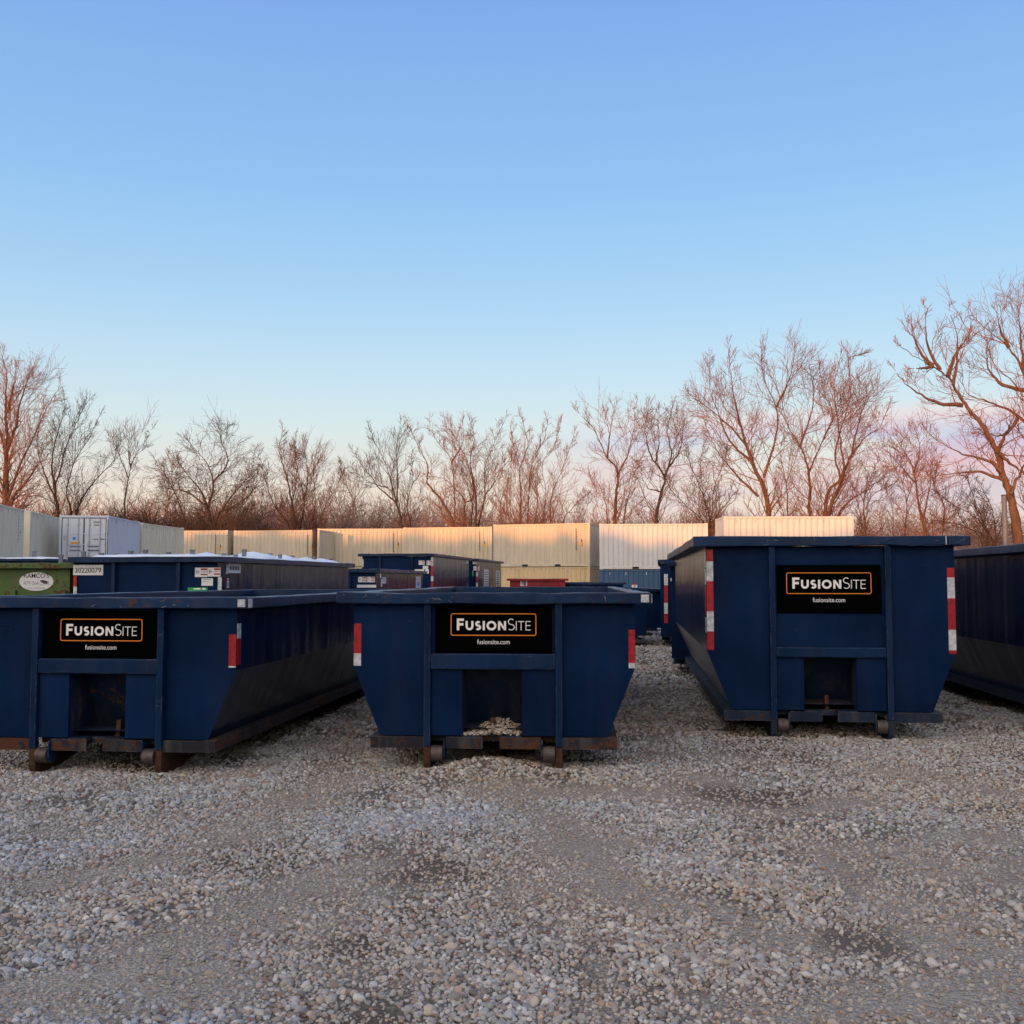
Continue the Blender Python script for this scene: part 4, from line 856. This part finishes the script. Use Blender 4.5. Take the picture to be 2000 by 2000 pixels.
def tree(label, region, D, stems, r0, seed, dens=1.0, side_len=1.0, tw=1.0, spread=.6, maxl=4, up=.10, group='bare trees behind the containers', first=.25, fan=4, name='bare_tree', crook=.17):
    """stems: polylines of picture points standing at distance D, the first point of each near the ground line"""
    ox, oy, sc = region; rs = np.random.RandomState(seed)
    base = at(ox+stems[0][0][0]/sc, oy+stems[0][0][1]/sc, D); g0 = gzf(base.x, D); org = np.array([base.x, D, g0])
    trunk = []; out = {1: [], 2: [], 3: [], 4: [], 5: []}
    for si, pl_ in enumerate(stems):
        pts = []; w0 = rs.uniform(-spread, spread); wob = rs.uniform(-2.0, 2.0)*spread
        for i, (a, b) in enumerate(pl_):
            t = i/(len(pl_)-1); q = at(ox+a/sc, oy+b/sc, D+w0*.3+wob*t**1.3*2); pts.append(np.array(q)-org)
        grounded = si == 0 or abs(pl_[0][1]-stems[0][0][1]) < 45
        if grounded:
            b0 = pts[0]*np.array([.6, 1, 0]); b0[2] = -.05; mid = (b0+pts[0])/2; pts = [b0, mid]+pts
        c = catmull(pts, 5); n = len(c); rr = r0*(1 if si == 0 else rs.uniform(.5, .75)) if grounded else r0*rs.uniform(.26, .36)
        tot = sum(np.linalg.norm(c[i+1]-c[i]) for i in range(n-1)); acc = 0; nxt = tot*(first if grounded else .08)
        rad = lambda t: max(rr*.88*(1-t)**1.1*(1+.35*max(0, .12-t)/.12 if grounded else 1), .018); line = [c[0]]; lr = [rad(0)]
        for i in range(n-1):
            Ls = np.linalg.norm(c[i+1]-c[i]); t0, t1 = acc/tot, (acc+Ls)/tot
            jit = rs.normal(0, .022, 3); c[i+1] = c[i+1]+jit*(1 if i < n-2 else 0)
            line.append(c[i+1]); lr.append(rad(t1)); d = unit(c[i+1]-c[i])
            while nxt < acc+Ls:
                f = (nxt-acc)/max(Ls, 1e-6); p = c[i]*(1-f)+c[i+1]*f; tt = nxt/tot
                bl = side_len*rs.uniform(.6, 1.15)*(3.2*(1-tt)**.8+.45)
                grow(rs, p, rdir(rs, d, rs.uniform(.4, .95)), bl, max(rad(tt)*.38, .020), 2, out, maxl, up, crook, fan); nxt += rs.uniform(.26, .56)/dens
            acc += Ls
        trunk.append((line, lr))
        grow(rs, c[-1], unit(c[-1]-c[-2]), side_len*.75, .018, 2, out, maxl, up, crook, fan)
    for l, (fl, fac) in {2: (.015, 1), 3: (.0108, 1), 4: (.0078, 1), 5: (.007, 1)}.items():
        out[l] = [(a, b, max(ra, fl*tw), max(rb, fl*.8*tw)) for a, b, ra, rb in out[l]]
    T = thing(name, label, 'tree', tuple(org), 0, group)
    link('trunk', sweep_mesh('trunk', trunk), M['bark_dark' if seed in (2, 3, 4, 5, 6, 7, 9, 12, 13, 19) else 'bark'], T)
    link('crown', tube_mesh('crown', out[2]+out[3]+out[4]+out[5], 3), M['twig_dark' if seed in (2, 4, 5, 7, 19) else 'twig_mid' if seed in (3, 6, 9, 12, 13, 17, 22, 23) else 'twig'], T)
    return T
RA, RB, RC = (0, 650, 2.76), (650, 750, 2.76), (1300, 560, 2.76)
tree('tallest bare tree at the far left edge, rising above the first cream container', RA, 68, [[(30,920),(34,700),(40,560),(30,400),(36,230),(10,120)], [(36,640),(85,500),(110,370),(150,250),(160,215)], [(42,900),(130,670),(200,520),(255,400),(315,300)], [(40,800),(20,600),(-30,450),(-60,330)], [(60,920),(130,820),(210,700),(240,600)], [(38,430),(70,300),(85,200)]], .42, 1, 1.25, 1.0)
tree('bare tree with leaning stems just behind the white container', RA, 74, [[(310,990),(297,850),(280,720),(300,580),(335,460),(350,380)], [(297,850),(350,640),(410,490),(460,390)], [(410,985),(440,900),(520,790),(610,690),(630,590)], [(385,985),(362,860),(400,700),(480,570),(525,470)], [(300,900),(235,750),(200,600),(215,500)]], .24, 2, 1.1, .95)
tree('slender lone bare tree above the shaded cream container', RA, 79, [[(670,1000),(680,850),(700,750),(730,660),(785,580),(815,525)], [(690,780),(640,650),(605,570)], [(705,730),(690,620),(700,560)]], .17, 3, 1.0, .8)
tree('dense sprawling bare tree with tangled dark limbs left of the pole', RA, 77, [[(1140,1060),(1120,950),(1080,850),(1000,750),(950,690)], [(1122,950),(1150,800),(1100,680),(1020,600)], [(1148,810),(1230,690),(1190,580),(1205,530)], [(1150,1050),(1250,880),(1350,760),(1370,650)], [(1000,1040),(960,900),(900,780),(850,710)], [(1120,940),(1010,860),(900,840)], [(1200,960),(1320,900),(1400,800)]], .32, 4, 1.6, 1.05, spread=.8, up=.03, crook=.24)
tree('low crooked bare tree with a limb reaching right, left of the pole', RA, 74, [[(1270,1065),(1330,1040),(1400,1012),(1480,962)], [(1300,1060),(1290,960),(1330,900)], [(1280,1060),(1220,980),(1240,920)]], .2, 5, 1.4, .8, up=.03)
tree('bushy round-topped bare tree rising over the dark pole', RA, 81, [[(1600,1060),(1570,900),(1540,760),(1505,640),(1520,540)], [(1620,1060),(1640,900),(1600,720),(1590,590)], [(1680,1060),(1700,900),(1690,760),(1730,660)], [(1710,1060),(1760,920),(1825,810),(1845,730)], [(1560,1055),(1480,930),(1430,790),(1405,680)], [(1640,900),(1660,760),(1640,610)], [(1575,920),(1600,780),(1570,650)]], .20, 6, 1.5, .9)
tree('dark many-stemmed bare tree fanning out right of the pole', RB, 80, [[(370,770),(338,640),(250,560),(170,450),(115,380)], [(345,655),(300,470),(240,340),(205,260)], [(346,650),(350,480),(345,340),(362,230)], [(420,770),(400,650),(430,520),(425,400)], [(300,560),(200,530),(120,470)]], .22, 7, 1.0, .85, up=.16)
tree('broad bare tree with a long bent limb on its left, above the brightest container', RB, 79, [[(650,760),(580,620),(510,530),(512,440),(445,300),(405,220)], [(660,760),(655,600),(640,420),(565,310),(525,230)], [(705,760),(710,630),(655,560),(590,505),(490,500)], [(715,640),(760,600),(735,450),(690,340),(610,220)], [(640,420),(700,320),(700,215)]], .24, 8, 1.05, .9)
tree('upright bare tree with three close stems above the brightest container', RB, 78, [[(770,760),(770,600),(740,420),(762,300),(745,215)], [(790,758),(820,600),(820,450),(875,310),(925,200)], [(745,760),(750,640),(700,480),(660,350)], [(820,600),(865,540),(905,470),(955,400)]], .2, 9, 1.0, .85)
tree('wide fan of thin bare stems behind the container nearest the centre', RB, 76, [[(1010,750),(1015,600),(1010,450),(1050,330),(1018,190)], [(1050,750),(1060,550),(1080,400),(1135,310),(1155,215)], [(1130,750),(1150,600),(1130,430),(1195,330),(1225,215)], [(1170,745),(1180,600),(1240,450),(1295,290)], [(985,750),(960,700),(960,500),(965,330)], [(1240,745),(1310,650),(1365,595)], [(960,745),(900,690),(865,655)], [(1090,748),(1100,600),(1000,420),(960,250)]], .15, 10, 1.1, .8, up=.18)
tree('bare tree with a spreading flat crown above the pale grey container', RB, 71, [[(1520,745),(1525,600),(1535,470),(1475,390),(1405,240),(1330,160)], [(1530,500),(1590,380),(1620,260),(1635,130)], [(1570,742),(1590,620),(1620,500),(1650,430)], [(1480,742),(1470,640),(1430,540),(1355,485)], [(1480,400),(1490,270),(1470,190)]], .24, 11, 1.05, .85)
tree('bare tree with one S-shaped trunk above the pale grey container', RB, 72, [[(1740,745),(1768,590),(1790,500),(1712,380),(1685,260),(1700,140)], [(1790,500),(1825,380),(1805,260),(1830,130)], [(1800,465),(1870,360),(1895,220)], [(1770,580),(1700,560),(1660,480)], [(1740,420),(1760,300),(1750,180)]], .25, 12, 1.05, .85)
tree('small bushy bare tree left of the highest pale container', RC, 67, [[(240,1285),(200,1120),(130,950),(100,860)], [(245,1285),(260,1100),(320,920),(330,850)], [(210,1285),(110,1180),(20,1080),(0,990)], [(250,1280),(330,1170),(390,1080)], [(225,1285),(190,1000),(200,880)]], .13, 13, 1.2, .75)
tree('tall left-leaning bare tree behind the highest pale container', RC, 66, [[(560,1230),(530,1090),(470,950),(420,800),(370,600),(350,440),(340,350)], [(530,1030),(595,800),(600,660),(530,500),(515,350)], [(600,650),(665,500),(695,370)], [(470,950),(345,830),(290,700),(240,560),(235,420)], [(500,1130),(360,990),(270,870),(230,780)], [(430,850),(330,740),(210,640),(140,590)]], .30, 14, 1.15, .95)
tree('bare tree with a forked trunk in the middle behind the highest pale container', RC, 67, [[(780,1230),(770,1000),(725,860),(650,730),(620,590)], [(770,1000),(850,820),(900,700),(850,560),(830,430)], [(725,860),(790,670),(790,500),(745,440)], [(850,820),(940,640),(960,560)]], .22, 15, 1.15, .9)
tree('tall right-leaning bare tree rising from the right end of the highest pale container', RC, 65, [[(880,1230),(945,1060),(990,930),(1080,810),(1150,760),(1195,660)], [(948,1050),(915,900),(960,720),(1000,560),(985,400),(1035,370)], [(860,1230),(880,1100),(960,1010),(940,830),(910,560),(930,420)], [(1000,920),(1040,740),(1080,600),(1090,500)], [(930,1230),(1080,1095),(1220,1000)]], .28, 16, 1.15, .95)
tree('small thin bare tree between the highest container and the big tree', RC, 62, [[(1080,1330),(1070,1200),(1085,1080),(1130,970)], [(1060,1330),(1040,1180),(1020,1090)], [(1080,1200),(1120,1120),(1180,1080)]], .12, 17, 1.3, .65)
tree('slanting bare tree left of the big tree on the right', RC, 61, [[(1400,1340),(1372,1200),(1340,1010),(1290,890),(1220,800)], [(1385,1260),(1425,1080),(1430,920)], [(1490,1340),(1500,1180),(1450,1080),(1470,960)], [(1340,1010),(1370,860),(1340,760)], [(1350,1060),(1260,960),(1180,860)]], .2, 18, 1.3, .8)
tree('low tangled bare tree at the foot of the big tree', RC, 59, [[(1760,1370),(1680,1250),(1560,1180),(1480,1120)], [(1730,1330),(1640,1080),(1600,1000)], [(1700,1360),(1600,1290),(1450,1260)], [(1780,1370),(1760,1200),(1700,1080)]], .14, 19, 1.5, .7, up=.03)
BG = 'big gnarled trees at the right edge'
tree('big gnarled bare tree at the right edge with a thick orange-lit leaning trunk', RC, 52, [[(1905,1370),(1872,1200),(1858,1115),(1812,1000),(1785,880),(1700,740),(1625,650),(1570,560),(1520,485),(1440,430),(1350,380),(1260,318)],
      [(1600,640),(1480,630),(1380,580),(1290,520),(1240,455)], [(1550,530),(1570,400),(1570,250),(1530,130)], [(1520,485),(1565,360),(1610,300),(1645,245)], [(1480,450),(1420,340),(1400,200),(1398,120)], [(1440,425),(1360,330),(1330,215)],
      [(1790,890),(1840,780),(1870,720)], [(1812,1000),(1740,940),(1600,900),(1480,840),(1420,790)], [(1815,1040),(1700,1000),(1560,1005),(1400,1035)], [(1860,1120),(1900,1020),(1950,930),(2010,800)], [(1800,900),(1870,960),(1960,1020)], [(1440,430),(1380,440),(1340,440)]], .37, 20, .50, .55, fan=4, spread=.5, first=.45, group=BG, tw=1.15)
tree('second big bare tree at the right edge, trunk outside the frame', RC, 57, [[(2010,1340),(1995,1000),(1960,740),(1935,480),(1850,330),(1775,265),(1665,170)], [(1935,480),(1915,300),(1905,160),(1922,60)], [(1850,330),(1800,220),(1790,130)], [(1960,740),(1860,670),(1740,620),(1620,570),(1600,470)], [(1990,620),(2030,400),(1990,200),(2000,60)], [(1940,560),(1820,530),(1740,440),(1730,330)], [(1900,700),(1830,800),(1700,790)]], .40, 21, .9, .95, spread=.5, group=BG)
tree('pale slim bare tree far back left of the pole', RA, 96, [[(900,1060),(905,900),(880,760),(900,660)], [(905,900),(950,780),(960,690)]], .14, 22, 1.2, .8, tw=1.1)
tree('pale slim bare tree far back between the pole and the fanned tree', RB, 96, [[(100,790),(110,640),(60,520),(40,440)], [(110,640),(150,560),(170,500)], [(60,790),(30,650),(-20,560)]], .14, 23, 1.2, .8, tw=1.1)
tree('pale slim bare tree far back above the container nearest the centre', RB, 98, [[(910,760),(905,640),(940,540),(930,440)], [(1340,750),(1380,640),(1420,600)], [(905,650),(870,560),(880,470)]], .14, 24, 1.2, .8, tw=1.1)
tree('pale bare tree far back between the two leaning trees on the right', RC, 90, [[(660,1240),(650,1060),(620,900),(640,780)], [(650,1060),(700,930),(720,840)], [(640,1240),(590,1100),(560,960)]], .15, 25, 1.2, .8, tw=1.1)
tree('pale bare tree far back left of the slanting one on the right', RC, 88, [[(1290,1340),(1300,1150),(1260,1000),(1280,900)], [(1300,1150),(1340,1050),(1380,980)], [(1230,1340),(1220,1180),(1180,1080)]], .15, 26, 1.3, .8, tw=1.1)

# russet brush and the far wood beyond the containers: masses nobody could count
def shrub_arrays(seed, hgt, nst, lv=3):
    rs = np.random.RandomState(seed); out = {i: [] for i in range(1, 6)}
    for i in range(nst):
        a = rs.uniform(0, 6.28); d = unit(np.array([math.cos(a)*.5, math.sin(a)*.5, 1])); grow(rs, np.array([rs.uniform(-.4,.4), rs.uniform(-.4,.4), 0.]), d, hgt*rs.uniform(.5, .8), .03, 1, out, lv, .08, .2, 5)
    S = [s for k in out for s in out[k]]; S = np.array([(*a, *b, max(r0, .014), max(r1, .010)) for a, b, r0, r1 in S]); return S
SH = [shrub_arrays(100+i, 1.0, 4, 4) for i in range(4)]
def thicket(name, spots, mat, label, cat, fat=1.0):
    P0, P1, A, B = [], [], [], []
    rs = np.random.RandomState(5)
    for (x, y, h) in spots:
        S = SH[rs.randint(4)]; t = rs.uniform(0, 6.28); c, s = math.cos(t), math.sin(t); Rm = np.array([[c,-s,0],[s,c,0],[0,0,1]]).T
        o = np.array([x, y, gzf(x, y)-.05]); k = h/1.35
        P0.append(S[:, :3]@Rm*k+o); P1.append(S[:, 3:6]@Rm*k+o); kk = (.6+.3*k) if k < 2.6 else 1.15; A.append(S[:, 6]*fat*rs.uniform(.8, 1.2)*kk); B.append(S[:, 7]*fat*kk)
    me = arr_mesh(name, np.concatenate(P0), np.concatenate(P1), np.concatenate(A), np.concatenate(B), 3)
    return tag(link(name, me, M[mat]), label, cat, kind='stuff')
rs = np.random.RandomState(3); sp = []
for i in range(52):
    u = rs.uniform(150, 690); Yd = rs.uniform(78, 92); vt = np.interp(u, [150, 330, 420, 520, 640, 700], [990, 962, 968, 990, 1010, 1012])+rs.uniform(-16, 45); q = at(u, vt, Yd); sp.append((q.x, Yd, q.z-gzf(q.x, Yd)))
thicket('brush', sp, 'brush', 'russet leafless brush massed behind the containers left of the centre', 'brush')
sp = []
for i in range(210):
    u = rs.uniform(-120, 2150); Yd = rs.uniform(92, 125); vt = np.interp(u, [0, 600, 900, 1300, 2000], [980, 985, 1000, 1005, 985])+rs.uniform(-20, 35)+14*math.sin(u/60); q = at(u, vt, Yd); sp.append((q.x, Yd, q.z-gzf(q.x, Yd)))
for i in range(102):
    u = rs.uniform(60, 1330) if i < 90 else rs.uniform(1330, 2050); Yd = rs.uniform(88, 104); vt = np.interp(u, [0, 300, 420, 600, 900, 1100, 1300, 2000], [900, 925, 915, 920, 940, 950, 955, 960])+rs.uniform(-10, 60); q = at(u, vt, Yd); sp.append((q.x, Yd, q.z-gzf(q.x, Yd)))
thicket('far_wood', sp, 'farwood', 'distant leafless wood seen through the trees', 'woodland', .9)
